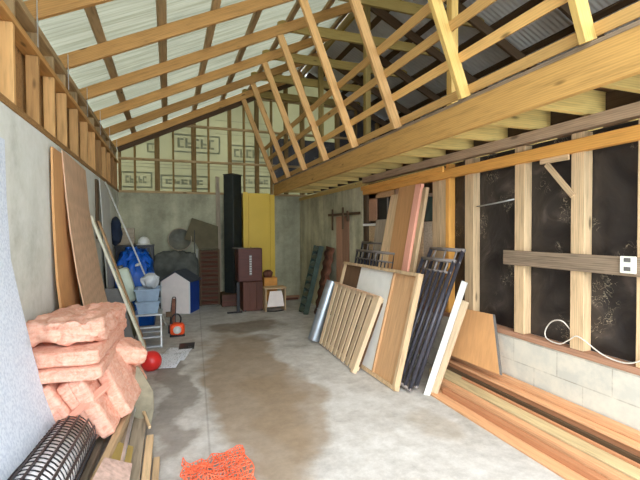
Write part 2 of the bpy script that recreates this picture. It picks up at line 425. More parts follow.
def heap(name, c, rx, ry, h, mat, amp=.05, freq=5., seed=0., parent=None, power=.6):
    """cloth or tarpaulin draped over a heap, standing on the floor"""
    bm = bmesh.new(); n = 30; top = []
    bmesh.ops.create_grid(bm, x_segments=n, y_segments=n, size=1)
    for v in bm.verts:
        x, y = v.co.x, v.co.y; d = max(abs(x), abs(y))**2*.6+(x*x+y*y)*.25
        z = h*max(0, 1-d**1.6)**power if d < 1 else 0
        nz = noise.noise_vector(V((x*freq*rx*2+seed, y*freq*ry*2, z*freq+seed)))
        edge = min(1, (1-max(abs(x), abs(y)))*6)
        v.co = V((x*rx+nz.x*amp*edge, y*ry+nz.y*amp*edge, max(0, z+nz.z*amp*edge)))
    ge = [e for e in bm.edges if e.is_boundary]
    r = bmesh.ops.extrude_edge_only(bm, edges=ge)
    for v in [g for g in r['geom'] if isinstance(g, bmesh.types.BMVert)]: v.co.z = 0
    bmesh.ops.holes_fill(bm, edges=[e for e in bm.edges if e.is_boundary], sides=0)
    bmesh.ops.remove_doubles(bm, verts=bm.verts, dist=1e-4)
    return finish(bm, name, mat, parent, Matrix.Translation(c), True)

# ------------------------------------------------------------------ dimensions
XL, XR, XO, YB, YF = -.955, 2.917, 7.0, 9.29, -.25
RIDGE = 3.0
def zr(x): x = x if x <= RIDGE else 2*RIDGE-x; return 3.283+.475*(x-XL)
SL = math.atan(.475)
YK = [3.813+1.052*k for k in range(-4, 6)]        # planes of the roof frames; index 4 is k=0
YK[0] = max(YK[0], YF+.03)

# ------------------------------------------------------------------ shell
floor = structure(box('floor', (XL-.15, YF, -.12), (XO+.1, YB+.15, 0), 'floor', bev=0))
# object coordinates of the floor should be the room's own
def rebase(o):
    c = o.matrix_basis.translation.copy()
    for v in o.data.vertices: v.co += c
    o.matrix_basis = Matrix()
rebase(floor)
ground = structure(box('ground', (-25, -30, -.2), (30, YF, -.02), 'left_wall', bev=0))
wl = structure(box('wall_left', (XL-.15, YF, 0), (XL, YB, 2.40), 'left_wall', bev=0)); rebase(wl)
wb = structure(box('wall_back', (XL-.15, YB, 0), (XO+.1, YB+.15, 2.40), 'back_wall', bev=0)); rebase(wb)
wr = structure(box('wall_right', (XR, YF, 0), (XR+.12, 5.93, .625), 'block', bev=0)); rebase(wr)
box('concrete_panel', (XR, 5.93, 0), (XR+.12, YB, 2.30), 'right_concrete', wr, bev=0)
box('top_plate', (XR-.015, 5.93, 2.302), (XR+.10, YB-.002, 2.37), 'joist', wr)
structure(box('wall_far_right', (XO, YF, 0), (XO+.1, YB, 3.5), 'dark_wood', bev=0))

# --- left upper wall framing
box('bottom_plate', (XL-.10, YF, 2.402), (XL+.01, YB, 2.45), 'clad', wl)
box('cladding', (XL-.15, YF, 2.402), (XL-.11, YB, 3.40), 'clad', wl)
ys = [.3, .85, 1.4, 1.95, 2.5, 2.9, 3.3, 3.86, 4.34, 4.8, 5.36, 5.95, 6.5, 7.05, 7.6, 8.1, 8.6, 9.1]
for y in ys:
    beam('wall_stud', (XL-.04, y, 2.452), (XL-.04, y, 2.99), .085, .045, 'stud' if random.random() < .5 else 'clad', wl, up=(0, 1, 0))
beam('wall_rail', (XL-.048, YF, 3.02), (XL-.048, YB, 3.02), .11, .05, 'rafter', wl)
for y in ys: beam('wall_stud', (XL-.06, y+.1, 3.05), (XL-.06, y+.1, 3.21), .08, .045, 'purlin', wl, up=(0, 1, 0))
beam('top_plate', (XL-.06, YF, 3.24), (XL-.06, YB, 3.24), .1, .06, 'purlin', wl)

# --- back gable
def gable_outline(x0, x1, z0):
    xs = [x0]+([RIDGE] if x0 < RIDGE < x1 else [])+[x1]
    return [(x0, z0)]+[(x, zr(x)+.17) for x in xs]+[(x1, z0)]
def prism_y(name, outline, y0, y1, mat, parent=None):
    bm = bmesh.new()
    a = [bm.verts.new((x, y0, z)) for x, z in outline]; b = [bm.verts.new((x, y1, z)) for x, z in outline]
    bm.faces.new(a); bm.faces.new(b[::-1]); n = len(a)
    for i in range(n): bm.faces.new((a[i], a[(i+1) % n], b[(i+1) % n], b[i]))
    return finish(bm, name, mat, parent)
wrap = prism_y('housewrap', gable_outline(XL-.12, 3.9, 2.401), YB+.095, YB+.1, 'wrap', wb)
prism_y('dark_lining', [(2.25, 2.68), (2.25, 3.75), (3.9, 3.75), (3.9, 2.68)], YB+.075, YB+.08, 'paper_black', wb)
prism_y('dark_lining', gable_outline(3.9, XO, 2.401), YB+.095, YB+.1, 'paper_black', wb)
GY = YB+.045
beam('bottom_plate', (XL, GY, 2.425), (XO, GY, 2.425), .09, .048, 'purlin', wb)
for x, w in ((XL+.03, .05), (-.64, .04), (-.21, .1), (.11, .04), (.53, .1), (.84, .04), (1.30, .08), (1.62, .04), (1.91, .09), (2.25, .045), (2.6, .09), (3.0, .1), (3.5, .05), (3.9, .1), (4.4, .05), (5.0, .09), (5.6, .05)):
    beam('gable_stud', (x, GY, 2.45), (x, GY, zr(x)+.1), w, .088, 'gable_wood', wb, up=(0, 1, 0))
    
for z in (3.10, 3.86, 4.6):
    x0 = XL if z < 3.2 else XL+(z-3.283)/.475-.2
    beam('nogging', (x0, GY-.02, z), (2*RIDGE-x0, GY-.02, z), .05, .05, 'purlin', wb)
# printed marks on the wrap: outlined boxes with unreadable block strokes, and thin lines
def print_marks():
    bm = bmesh.new()
    def r(x0, z0, x1, z1):
        vs = [bm.verts.new(p) for p in ((x0, YB+.0925, z0), (x1, YB+.0925, z0), (x1, YB+.0925, z1), (x0, YB+.0925, z1))]; bm.faces.new(vs)
    def logo(cx, cz, w, h):
        t = .035
        r(cx-w/2, cz-h/2, cx+w/2, cz-h/2+t); r(cx-w/2, cz+h/2-t, cx+w/2, cz+h/2); r(cx-w/2, cz-h/2+t, cx-w/2+t, cz+h/2-t); r(cx+w/2-t, cz-h/2+t, cx+w/2, cz+h/2-t)
        n = 5; sw = (w-.2)/n
        for i in range(n):
            x = cx-w/2+.1+i*sw
            r(x, cz-h/2+.1, x+sw*.3, cz+h/2-.09)
            if i % 2: r(x+sw*.35, cz-.02, x+sw*.8, cz+.02)
            else: r(x+sw*.35, cz+h/2-.13, x+sw*.8, cz+h/2-.09)
            r(x+sw*.35, cz-h/2+.1, x+sw*.8, cz-h/2+.14)
    logo(.6, 3.5, 1.0, .40); logo(-.62, 2.68, .62, .34); logo(.35, 2.66, 1.0, .3); logo(1.75, 3.35, .9, .38); logo(1.9, 2.72, .8, .3)
    logo(-.3, 3.36, .22, .2)
    for z in (2.95, 3.02, 3.75, 4.05): r(-.9 if z < 3.2 else 1.0, z, 2.2, z+.012)
    return finish(bm, 'wrap_print', 'wrap_print', wrap)
print_marks()
beam('rake_plate', (XL, YB-.02, zr(XL)-.02), (RIDGE, YB-.02, zr(RIDGE)-.02), .05, .1, 'dark_wood', wb)

# --- roof skins (corrugated)
def corrugated(name, x0, x1, y0, y1, zoff, mat, pitch=.076, amp=.004, parent=None):
    bm = bmesh.new(); n = int((y1-y0)/pitch*6); prev = None
    d = V((x1-x0, 0, zr(x1)-zr(x0))).normalized(); nn = V((-d.z, 0, d.x))
    if nn.z < 0: nn = -nn
    for i in range(n+1):
        y = y0+(y1-y0)*i/n; h = zoff+amp*math.sin(2*math.pi*(y-y0)/pitch)
        row = [bm.verts.new(V((x0+(x1-x0)*j/4, y, zr(x0)+(zr(x1)-zr(x0))*j/4))+nn*h) for j in range(5)]
        if prev:
            for j in range(4): bm.faces.new((prev[j], row[j], row[j+1], prev[j+1]))
        prev = row
    return finish(bm, name, mat, parent, smooth=True)
ceiling = structure(corrugated('ceiling', XL-.25, RIDGE, YF-.05, YB+.2, .205, 'roof_clear'))
corrugated('metal_roof', RIDGE, XO+.25, YF-.05, YB+.2, .205, 'tin', parent=ceiling)
up = V((-math.sin(SL), 0, math.cos(SL)))
for x in (-.9, -.57, .03, .61, 1.2, 1.8, 2.4, 2.92):
    if x == -.9: continue
    p = V((x, 0, zr(x)))+up*(.145+.022)
    beam('purlin', (p.x, YF, p.z), (p.x, YB+.1, p.z), .095, .043, 'purlin', ceiling, up=up)
upr = V((math.sin(SL), 0, math.cos(SL)))
for x in (3.3, 3.9, 4.5, 5.1, 5.7, 6.3, 6.8):
    p = V((x, 0, zr(x)))+upr*(.145+.022)
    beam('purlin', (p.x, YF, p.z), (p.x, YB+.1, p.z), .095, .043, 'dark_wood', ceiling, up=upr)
beam('ridge_beam', (RIDGE, YF, zr(RIDGE)+.12), (RIDGE, YB, zr(RIDGE)+.12), .045, .16, 'olive', ceiling)

beam('ridge_leak_cover', (RIDGE, YF-.05, zr(RIDGE)+.245), (RIDGE, YB+.2, zr(RIDGE)+.245), .5, .02, 'tin', ceiling)  # added over the ridge to stop light leaking between the roof sheets
# --- roof frames
D = .14
words = ['first', 'second', 'third', 'fourth', 'fifth', 'sixth', 'seventh', 'eighth', 'ninth', 'tenth']
for i, y in enumerate(YK):
    k = i-4
    lab = 'sloping brown rafter frame under the pale roof sheets, '+words[i]+' from the camera end of the shed'
    if i == 9: lab = 'sloping brown rafter frame right in front of the back gable wall'
    f = thing('roof_frame', (XL, y+.047, 3.283), lab, 'rafter', 'roof frames under the roof sheets')
    a, b = V((XL-.12, y+.047, zr(XL-.12)))+up*D/2, V((RIDGE-.03, y+.047, zr(RIDGE-.03)))+up*D/2
    beam('rafter', a, b, .045, D, 'rafter', f, up=up)
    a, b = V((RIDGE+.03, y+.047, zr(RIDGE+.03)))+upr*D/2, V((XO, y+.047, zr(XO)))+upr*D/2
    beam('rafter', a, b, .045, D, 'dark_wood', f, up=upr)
    zc = 4.66
    beam('collar_tie', (1.56, y+.094, zc), (4.44, y+.094, zc), .045, .15, 'olive', f)
    if k in (-4, -2, 0, 2, 4):
        beam('post', (RIDGE, y+.02, 2.657), (RIDGE, y+.02, zr(RIDGE)+.04), .09, .09, 'yellow_stud' if k == 0 else 'olive', f, up=(0, 1, 0))
    if k > -4: beam('rafter_strap', (XL+.008, y+.02, 3.06), (XL+.008, y+.02, 3.42), .004, .028, 'alu', f, up=(0, 1, 0), bev=0)

# --- loft: beam, joists, boards
loft = thing('loft_platform', (2.305, YF, 2.41), 'storage loft floor on a long deep tan beam along the right side', 'loft')
beam('edge_beam', (2.305, YF, 2.5275), (2.305, YB-.01, 2.5275), .05, .235, 'beam', loft)
beam('beam_cap', (2.325, YF, 2.662), (2.325, YB-.01, 2.662), .07, .03, 'grey_wood', loft)
y = .3
while y < 9.1:
    beam('joist', (2.335, y, 2.54), (3.75, y, 2.54), .05, .18, 'joist', loft); y += .475
box('floor_board', (2.365, YF, 2.640), (XO-.01, YB-.01, 2.655), 'loftboard', loft)
beam('joist_end_shade', (3.12, YF, 2.54), (3.12, YB-.02, 2.54), .045, .17, 'dark_wood', loft)  # dark board standing in for the shaded recess at the joist ends
# raking guard frame
guard = thing('raking_stud_frame', (2.278, YF, 2.72), 'raking frame of tan studs and thin rails rising from the loft beam to the rafters', 'stud frame')
d = V((-.704, 0, 1.767)); dn = d.normalized(); nrm = V((dn.z, 0, -dn.x))
for i, y in enumerate(YK):
    k = i-4
    p0 = V((2.285, y, 2.678)); L = (4.485-2.678)/dn.z-.02
    beam('stud', p0, p0+dn*L, .045, .10, 'yellow_stud' if k in (-1, -2) else 'stud', guard, up=nrm)
for j, h in enumerate((.045, .285, .52, .735)):
    p = V((2.285, 0, 2.678))+dn*(h/dn.z)+nrm*(.0425+.018)
    beam('rail', (p.x, YF, p.z), (p.x, YB-.02, p.z), .034, .075, 'batten', guard, up=dn)

# --- right wall: sill, studs, paper, rails
sx0, sx1 = XR, XR+.085; sc = XR+.045
beam('sill_plate', (XR+.04, YF, .649), (XR+.04, 5.93, .649), .10, .046, 'red_plank', wr)
box('building_paper', (XR+.088, YF, .674), (XR+.095, 4.2, 2.34), 'paper_black', wr, bev=0)
def rstud(y0, y1, mat, z1=2.33): box_w('wall_stud', (XR, y0, .674), (XR+.085, y1, z1), mat, wr)
def box_w(name, lo, hi, mat, parent=None):
    """a squared timber filling a box, grain along its longest side"""
    lo, hi = V(lo), V(hi); d = hi-lo; c = (lo+hi)/2; ax = max(range(3), key=lambda i: d[i])
    e = V((0, 0, 0)); e[ax] = d[ax]/2
    if ax == 2: return beam(name, c-e, c+e, d.x, d.y, mat, parent, up=(0, 1, 0))
    if ax == 1: return beam(name, c-e, c+e, d.x, d.z, mat, parent)
    return beam(name, c-e, c+e, d.y, d.z, mat, parent)
for y0, y1, m in ((1.74, 1.83, 'tan_wood'), (2.20, 2.31, 'tan_wood'), (2.75, 2.86, 'tan_wood'), (3.39, 3.52, 'tan_wood'), (3.78, 3.84, 'orange_wood'), (1.2, 1.31, 'tan_wood'), (.6, .71, 'tan_wood'), (0, .1, 'tan_wood')):
    rstud(y0, y1, m)
box_w('wall_stud', (XR+.002, 5.80, .674), (XR+.085, 5.92, 2.3), 'dark_wood', wr)
# lining boards between the black paper and the concrete
yy = 3.84
for w_, m in ((.15, 'tan_wood'), (.14, 'tan_wood')):
    box_w('lining_board', (XR+.03, yy, .674), (XR+.06, yy+w_-.004, 2.3), m, wr); yy += w_
box('lining_ply', (XR+.04, 4.33, .674), (XR+.06, 5.8, 1.66), 'tan_wood', wr)
box('lining_ply', (XR+.04, 5.55, 1.74), (XR+.06, 5.8, 2.2), 'red_plank', wr)
box_w('ledge', (XR-.01, 5.45, 1.665), (XR+.08, 5.92, 1.70), 'white', wr)
box('lining_ply', (XR+.04, 4.34, 1.664), (XR+.06, 5.0, 2.3), 'ply_brown', wr)
box('lining_ply', (XR+.04, 5.04, 2.08), (XR+.06, 5.8, 2.3), 'ply', wr)
box('lining_ply', (XR+.04, 4.14, .674), (XR+.06, 4.325, 1.70), 'weathered', wr)
box('back_lining', (XR+.10, 4.2, .674), (XR+.11, 5.93, 2.34), 'dark_wood', wr)
w1 = structure(thing('window_1', (XR+.05, 5.25, 1.7), '', '')); del w1['label'], w1['category']
box('pane', (XR+.07, 5.03, 1.72), (XR+.076, 5.54, 2.07), 'black', w1)
box_w('window_frame', (XR+.03, 5.02, 1.70), (XR+.068, 5.05, 2.08), 'grey_wood', w1)
box_w('glazing_bar', (XR+.05, 5.23, 1.72), (XR+.068, 5.25, 2.07), 'grey_metal', w1)
w2 = structure(thing('window_2', (XR+.05, 4.23, 1.7), '', '')); del w2['label'], w2['category']
box('pane', (XR+.07, 4.14, 1.71), (XR+.076, 4.33, 2.0), 'green', w2)
box_w('window_frame', (XR+.03, 4.135, 2.0), (XR+.068, 4.335, 2.04), 'grey_wood', w2)
# plate under the joists and the orange ribbon beam
beam('wall_plate', (XR+.03, YF, 2.39), (XR+.03, 5.92, 2.39), .09, .09, 'plate_wood', wr)
ob = beam('lintel_beam', (XR-.012, YF, 2.245), (XR-.012, 5.84, 2.20), .07, .095, 'orange_wood'); tag(ob, 'bright orange varnished beam running above the black-papered wall bays', 'beam')
ob2 = beam('lintel_beam', (XR-.06, 3.8, 2.27), (XR-.065, 5.84, 2.25), .03, .06, 'orange_wood'); tag(ob2, 'thin bent orange batten in front of the far end of the orange beam', 'batten')
# horizontal grey board, outlet, brace
hb = beam('rail_board', (XR-.014, .9, 1.345), (XR-.014, 2.965, 1.345), .026, .13, 'grey_wood'); tag(hb, 'grey-brown horizontal board nailed across the studs of the right wall', 'board')
ou = thing('power_outlet', (XR-.028, 1.875, 1.36), 'white double power outlet on the grey horizontal board', 'outlet')
box('face_plate', (XR-.045, 1.81, 1.30), (XR-.0275, 1.91, 1.415), 'outlet', ou, bev=.006, seg=2)
for z in (1.33, 1.39):
    box('socket', (XR-.048, 1.838, z-.014), (XR-.0452, 1.882, z+.014), 'darkgrey', ou, bev=.002)
gs = box_w('gusset_block', (XR-.02, 2.32, 2.135), (XR-.001, 2.58, 2.20), 'tan_wood'); tag(gs, 'short pale timber block nailed under the orange beam beside a stud', 'block')
br = beam('brace', (XR-.012, 2.52, 2.13), (XR-.012, 2.28, 1.85), .02, .045, 'tan_wood'); tag(br, 'short diagonal pale brace between the block and a stud', 'brace')
rod = tube('rod', [(XR-.006, 3.33, 1.83), (XR+.01, 3.1, 1.85), (XR-.006, 2.86, 1.87)], .007, 'alu'); tag(rod, 'thin pale rod across the bay between two studs', 'rod')
cb = tube('cable', spline([(XR+.04, 2.33, .80), (XR-.02, 2.36, .875), (XR-.01, 2.46, .85), (XR, 2.53, .76), (XR-.015, 2.50, .70), (XR-.02, 2.38, .69), (XR-.02, 2.30, .74), (XR-.022, 2.22, .785), (XR-.02, 2.05, .705), (XR-.02, 1.93, .685), (XR-.02, 1.84, .70), (XR-.02, 1.76, .76), (XR-.02, 1.7, .88)], 6), .005, 'cable')
tag(cb, 'pale electric cable looping around the foot of a wall stud', 'cable')

# ------------------------------------------------------------------ things on the right
def lp(p, q, t): return V(p)*(1-t)+V(q)*t
# long framed panel
fp = thing('framed_panel', (2.1, 4.4, 0), 'long framed panel with brown, white and plywood fields leaning behind the slatted frame', 'panel')
b0, b1, t1, t0 = V((2.08, 5.35, 0)), V((2.11, 3.51, 0)), V((2.40, 3.51, 1.15)), V((2.36, 5.3, 1.15))
def fpt(u, v, off=0.):
    n = V((-.955, 0, .28)).normalized()
    return lp(lp(b0, b1, u), lp(t0, t1, u), v)+n*off
def fpan(name, u0, u1, v0, v1, off, t, mat): return panel(name, fpt(u0, v0, off), fpt(u1, v0, off), fpt(u1, v1, off), fpt(u0, v1, off), t, mat, fp)
fpan('brown_field', .01, .27, .015, .99, 0, .01, 'ply_dark')
fpan('white_field', .272, .72, .01, .985, .012, .01, 'white')
fpan('ply_field', .722, .99, .015, .985, .006, .012, 'ply')
fpan('top_rim', 0, 1, .97, 1, .025, .06, 'tan_wood'); fpan('bottom_rim', 0, 1, .0, .03, .02, .05, 'tan_wood')
fpan('side_rim', .975, 1, .03, .97, .025, .06, 'tan_wood'); fpan('side_rim', 0, .012, .03, .97, .02, .05, 'tan_wood')
fpan('inner_rim', .722, .735, .03, .97, .02, .03, 'ply')
# slatted frame
sf = thing('slatted_frame', (1.97, 4.8, 0), 'low slatted timber frame leaning in front of the long framed panel', 'slatted frame')
b0, b1, t1, t0 = V((1.97, 5.38, 0.02)), V((1.93, 4.12, 0.02)), V((2.25, 4.09, .835)), V((2.19, 5.3, .87))
fp_save = fp
def spt(u, v, off=0.):
    n = V((-.94, .08, .33)).normalized(); return lp(lp(b0, b1, u), lp(t0, t1, u), v)+n*off
def span(name, u0, u1, v0, v1, off, t, mat): return panel(name, spt(u0, v0, off), spt(u1, v0, off), spt(u1, v1, off), spt(u0, v1, off), t, mat, sf)
for i in range(9):
    u = .0+i*.108; span('slat', u, u+.066, 0, 1, .006, .014, 'slat')
span('side_board', .955, 1, -.02, 1.0, .01, .05, 'slat')
span('cross_rail', 0, .99, .93, .985, -.027, .02, 'slat'); span('cross_rail', 0, .99, .02, .07, -.027, .02, 'slat'); span('cross_rail', 0, .99, .48, .54, -.027, .02, 'dark_wood')
span('backing', 0.01, .98, .03, .97, -.05, .006, 'ply_dark')
span('top_lath', 0, 1, .985, 1.01, .02, .03, 'ply_brown')
# metal roll
rl = thing('metal_roll', (1.93, 5.52, 0), 'grey rolled sheet of metal leaning at the end of the slatted frame', 'metal roll')
def roll_mesh():
    p0, p1 = V((1.93, 5.52, .03)), V((2.22, 5.50, .86)); ax = (p1-p0); L = ax.length
    bm = bmesh.new(); rows = []
    n = 60
    for k in range(n+1):
        a = k/n*2*math.pi*2.3; r = .095-.012*k/n*2
        rows.append([bm.verts.new((r*math.cos(a), r*math.sin(a), z)) for z in (0, L*.5, L)])
    for k in range(n):
        for j in (0, 1): bm.faces.new((rows[k][j], rows[k+1][j], rows[k+1][j+1], rows[k][j+1]))
    q = V((0, 0, 1)).rotation_difference(ax.normalized()).to_matrix().to_4x4()
    return finish(bm, 'rolled_sheet', 'galv', rl, Matrix.Translation(p0) @ q, True)
roll_mesh()
tube('tie_wire', [V((2.075, 5.51, .45))+V((.09*math.cos(a), .09*math.sin(a), -.03*math.cos(a))) for a in [i*math.pi/8 for i in range(17)]], .004, 'alu', rl, 6)

# spindle bed frames
def spindle_frame(label, y0, y1, xb, xt, zt, n, topmat, barmat, cat='metal frame'):
    bar = .018 if y1-y0 < 1 else .013
    f = thing('spindle_frame', (xb, (y0+y1)/2, 0), label, cat, 'metal spindle frames on the right wall')
    def P(y, v): return V((xb+(xt-xb)*v, y, zt*v+.015*(1-v)))
    tube('top_rail', [P(y0, 1), P(y1, 1)], .02, topmat, f); tube('lower_rail', [P(y0, .91), P(y1, .91)], .013, topmat, f)
    tube('bottom_rail', [P(y0, .03), P(y1, .03)], .016, topmat, f)
    for i in range(n):
        y = y0+.02+(y1-y0-.04)*i/(n-1)
        tube('spindle', [P(y, .03), P(y, .91 if 0 < i < n-1 else 1)], bar*1.2 if i in (0, n-1) else bar, barmat, f)
    for i in range(1, n-1, 2): tube('top_peg', [P(y0+.02+(y1-y0-.04)*i/(n-1), .91), P(y0+.02+(y1-y0-.04)*i/(n-1), 1)], .010, topmat, f)
    return f
spindle_frame('grey metal spindle frame leaning behind the framed panel, taller and against the wall', 4.47, 5.8, 2.55, 2.84, 1.41, 14, 'grey_metal', 'black_metal')
spindle_frame('grey metal spindle frame behind the framed panel, lower one in front', 4.62, 5.78, 2.48, 2.74, 1.29, 12, 'grey_metal', 'black_metal')
spindle_frame('black metal spindle frame beside the white boards, taller one at the rear', 3.42, 4.0, 2.25, 2.83, 1.385, 7, 'grey_metal', 'black_metal')
spindle_frame('black metal spindle frame beside the white boards, front one with its feet on the floor', 3.385, 3.96, 2.16, 2.69, 1.28, 7, 'grey_metal', 'black_metal')

o = panel('white_board', (2.30, 3.36, 0), (2.34, 3.315, 0), (2.77, 3.30, 1.07), (2.74, 3.345, 1.09), .025, 'white_board'); tag(o, 'long white board leaning right beside the black metal frames', 'board', 'white boards beside the black frames')
o = panel('white_board', (2.37, 3.35, 0), (2.40, 3.29, 0), (2.76, 3.27, .88), (2.74, 3.335, .90), .02, 'slat'); tag(o, 'shorter cream stick just right of the long white board, towards the plywood offcut', 'board', 'white boards beside the black frames')
o = panel('plywood_offcut', (2.72, 3.60, .30), (2.76, 2.86, .30), (2.885, 3.08, .79), (2.875, 3.66, .77), .018, 'ply_orange'); tag(o, 'orange-brown plywood offcut leaning on the block wall above the timber pile', 'plywood sheet')
panel('edge_strip', (2.765, 2.865, .30), (2.769, 2.85, .30), (2.894, 3.07, .79), (2.89, 3.085, .79), .024, 'darkgrey', o)
tag(tube('paper_label', [(2.765, 3.50, .56), (2.77, 3.465, .56)], .018, 'white', None, 4), 'small white sticker near the left edge of the plywood offcut', 'sticker')

# lumber stack on the floor by the wall
lum = [  # x0, x1, z0, z1, yfar, ynear, mat, label
 (2.35, 2.50, .0, .022, 3.42, .6, 'lumber_orange', 'flat orange board on the floor, outermost of the timber pile'),
 (2.455, 2.505, .023, .07, 3.28, .6, 'lumber_brown', 'rounded brown timber lying on the flat outer orange board'),
 (2.515, 2.575, .0, .11, 3.50, .7, 'lumber_orange', 'orange square timber with a pale end by the white boards'),
 (2.585, 2.755, .0, .12, 3.68, .6, 'lumber_green', 'wide greenish tan board in the middle of the timber pile'),
 (2.70, 2.715, .122, .145, 3.3, .8, 'lumber_brown', 'narrow brown lath lying on the wide greenish tan board'),
 (2.76, 2.785, .0, .15, 3.7, .7, 'dark_wood', 'narrow dark strip standing in for the shaded gap beside the wide greenish tan board'),  # dark filler painted as the shaded gap between boards
 (2.775, 2.872, .19, .212, 3.82, .6, 'lumber_orange', 'wide orange board beside the topmost one at the block wall'),
 (2.79, 2.90, .0, .187, 3.8, .6, 'lumber_brown', 'thick brown timber on the floor against the block wall'),
 (2.845, 2.905, .214, .262, 3.78, .7, 'lumber_orange', 'topmost orange timber lying against the block wall'),
]
for x0, x1, z0, z1, yf, yn, m, lab in lum:
    o = box_w('timber_board', (x0, yn, z0), (x1, yf, z1), m); tag(o, lab, 'board', 'long boards on the floor by the block wall')

# planks leaning on the wall
def lean(name, y0, y1, xb, xt, zt, t, mat, lab, cat='plank', ysh=0., zb=0., grp='planks leaning on the right wall'):
    o = panel(name, (xb, y1+ysh, zb), (xb, y0+ysh, zb), (xt, y0, zt), (xt, y1, zt), t, mat); return tag(o, lab, cat, grp)
lean('leaning_plank', 4.77, 5.0, 2.50, 2.90, 2.08, .02, 'tan_wood', 'light tan plank with a slanting top left of the wide orange-brown plank', ysh=.05)
lean('leaning_plank', 4.36, 4.75, 2.52, 2.885, 2.17, .02, 'ply_orange', 'wide orange-brown plank, widest of those leaning behind the metal frames', ysh=.04)
lean('leaning_plank', 4.21, 4.33, 2.44, 2.87, 2.15, .045, 'pink_wood', 'narrow salmon pink plank leaning beside the wide orange-brown plank', ysh=-.02)
lean('leaning_plank', 4.12, 4.19, 2.46, 2.88, 2.1, .04, 'tan_wood', 'narrow tan stick directly right of the salmon pink plank', ysh=-.02)
lean('leaning_plank', 5.08, 5.4, 2.66, 2.88, 1.75, .015, 'weathered', 'pale weathered board below the dark window, left of the tan plank')
# hung planks and bar on the concrete
wbr = thing('wall_bar', (XR-.03, 6.6, 1.88), 'dark horizontal bar with three upright straps fixed across the concrete of the right wall', 'bar')
beam('bar', (XR-.0445, 5.95, 1.875), (XR-.0445, 7.32, 1.89), .028, .045, 'dark_wood', wbr)
for (ya, zb_, zt_) in ((7.06, 1.60, 1.99), (6.58, 1.62, 2.0), (6.38, 1.75, 1.93)):
    beam('strap', (XR-.069, ya, zb_), (XR-.069, ya, zt_), .05, .02, 'dark_wood', wbr, up=(1, 0, 0))
for (ya, yb_, lab) in ((6.72, 6.98, 'left one, nearer the green rack'), (6.42, 6.70, 'right one, nearer the window')):
    o = beam('hanging_plank', (XR-.022 if ya > 6.7 else XR-.022, (ya+yb_)/2, .02), (XR-.022, (ya+yb_)/2, 1.85), .014, yb_-ya, 'red_plank', up=(0, 1, 0)); tag(o, 'reddish upright plank under the dark wall bar, '+lab, 'plank', 'planks under the wall bar')

# green ribbed rack and rusty sheet
gr = thing('green_rack', (2.45, 7.53, 0), 'dark green ribbed plastic rack leaning against the right wall near the back', 'rack')
g0, g1 = V((2.42, 7.53, 0)), V((2.74, 7.50, 1.30)); gd = (g1-g0).normalized(); gn = V((-gd.z, 0, gd.x))
panel('back_panel', g0+V((.01, -.14, .0))-gn*.02, g0+V((.01, .14, 0))-gn*.02, g1+V((.01, .14, 0))-gn*.02, g1+V((.01, -.14, 0))-gn*.02, .006, 'black', gr)
for s in (-.15, .15): beam('side_rail', g0+V((0, s, 0)), g1+V((0, s, 0)), .02, .10, 'green', gr, up=gn)
for i in range(9):
    c = lp(g0, g1, (i+.5)/9)+gn*.02
    beam('tread', c+V((0, -.138, 0)), c+V((0, .138, 0)), .10, .05, 'green', gr, up=gn+gd*.5)
def wavy(name, p0, p1, p2, p3, mat, lab, cat, amp=.015, n=36, wav=6):
    P = [V(p) for p in (p0, p1, p2, p3)]; c = P[0]; nn = (P[1]-P[0]).cross(P[3]-P[0]).normalized()
    bm = bmesh.new(); rows = []
    for i in range(n+1):
        u = i/n; h = amp*math.sin(u*wav*2*math.pi)
        a = lp(P[0], P[3], u)-c; b_ = lp(P[1], P[2], u)-c
        rows.append([bm.verts.new(a+nn*h), bm.verts.new(b_+nn*h), bm.verts.new(b_+nn*(h+.004)), bm.verts.new(a+nn*(h+.004))])
    for i in range(n):
        for j in range(4): bm.faces.new((rows[i][j], rows[i][(j+1) % 4], rows[i+1][(j+1) % 4], rows[i+1][j]))
    bm.faces.new(rows[0]); bm.faces.new(rows[-1][::-1])
    return tag(finish(bm, name, mat, None, Matrix.Translation(c), True), lab, cat)
wavy('corrugated_sheet', (2.60, 7.40, 0), (2.62, 6.98, 0), (2.86, 7.0, 1.27), (2.84, 7.38, 1.3), 'rust', 'rusty brown corrugated sheet leaning right beside the green rack', 'metal sheet', wav=7)

# ------------------------------------------------------------------ back of the shed
bc = thing('tall_cabinet', (1.3, 9.02, 0), 'tall narrow black cabinet standing beside the yellow one at the back wall', 'cabinet', rz=math.radians(40))
def cbox(root, name, lo, hi, mat, bev=.004):
    lo, hi = V(lo), V(hi); d = hi-lo
    o = finish(cube_bm(d.x, d.y, d.z, min(bev, min(d)*.3)), name, mat, None, Matrix.Translation((lo+hi)/2)); o.parent = root; return o
cbox(bc, 'body', (-.13, -.14, .27), (.14, .13, 2.80), 'cab_black')
cbox(bc, 'side_door', (-.136, -.12, .30), (-.131, .12, 2.77), 'grey_metal' if False else 'cab_black'); cbox(bc, 'top_cap', (-.14, -.15, 2.802), (.15, .14, 2.82), 'black')
ct = thing('low_crate', (1.3, 8.98, 0), 'low brown wooden crate under the tall black cabinet', 'crate')
for k in range(2): box_w('side_slat', (1.03, 8.74, .02+k*.125), (1.50, 8.755, .13+k*.125), 'cab_wood', ct)
box('crate_body', (1.03, 8.757, 0), (1.50, 9.26, .262), 'dark_wood', ct)
o = panel('pale_board', (.98, 9.18, 0), (1.075, 9.18, 0), (1.06, 9.25, 2.78), (.975, 9.25, 2.80), .014, 'weathered'); tag(o, 'thin pale board standing at the left edge of the tall black cabinet', 'board')
yc = thing('yellow_cabinet', (1.87, 9.05, 0), 'tall bright yellow cupboard against the back wall', 'cabinet')
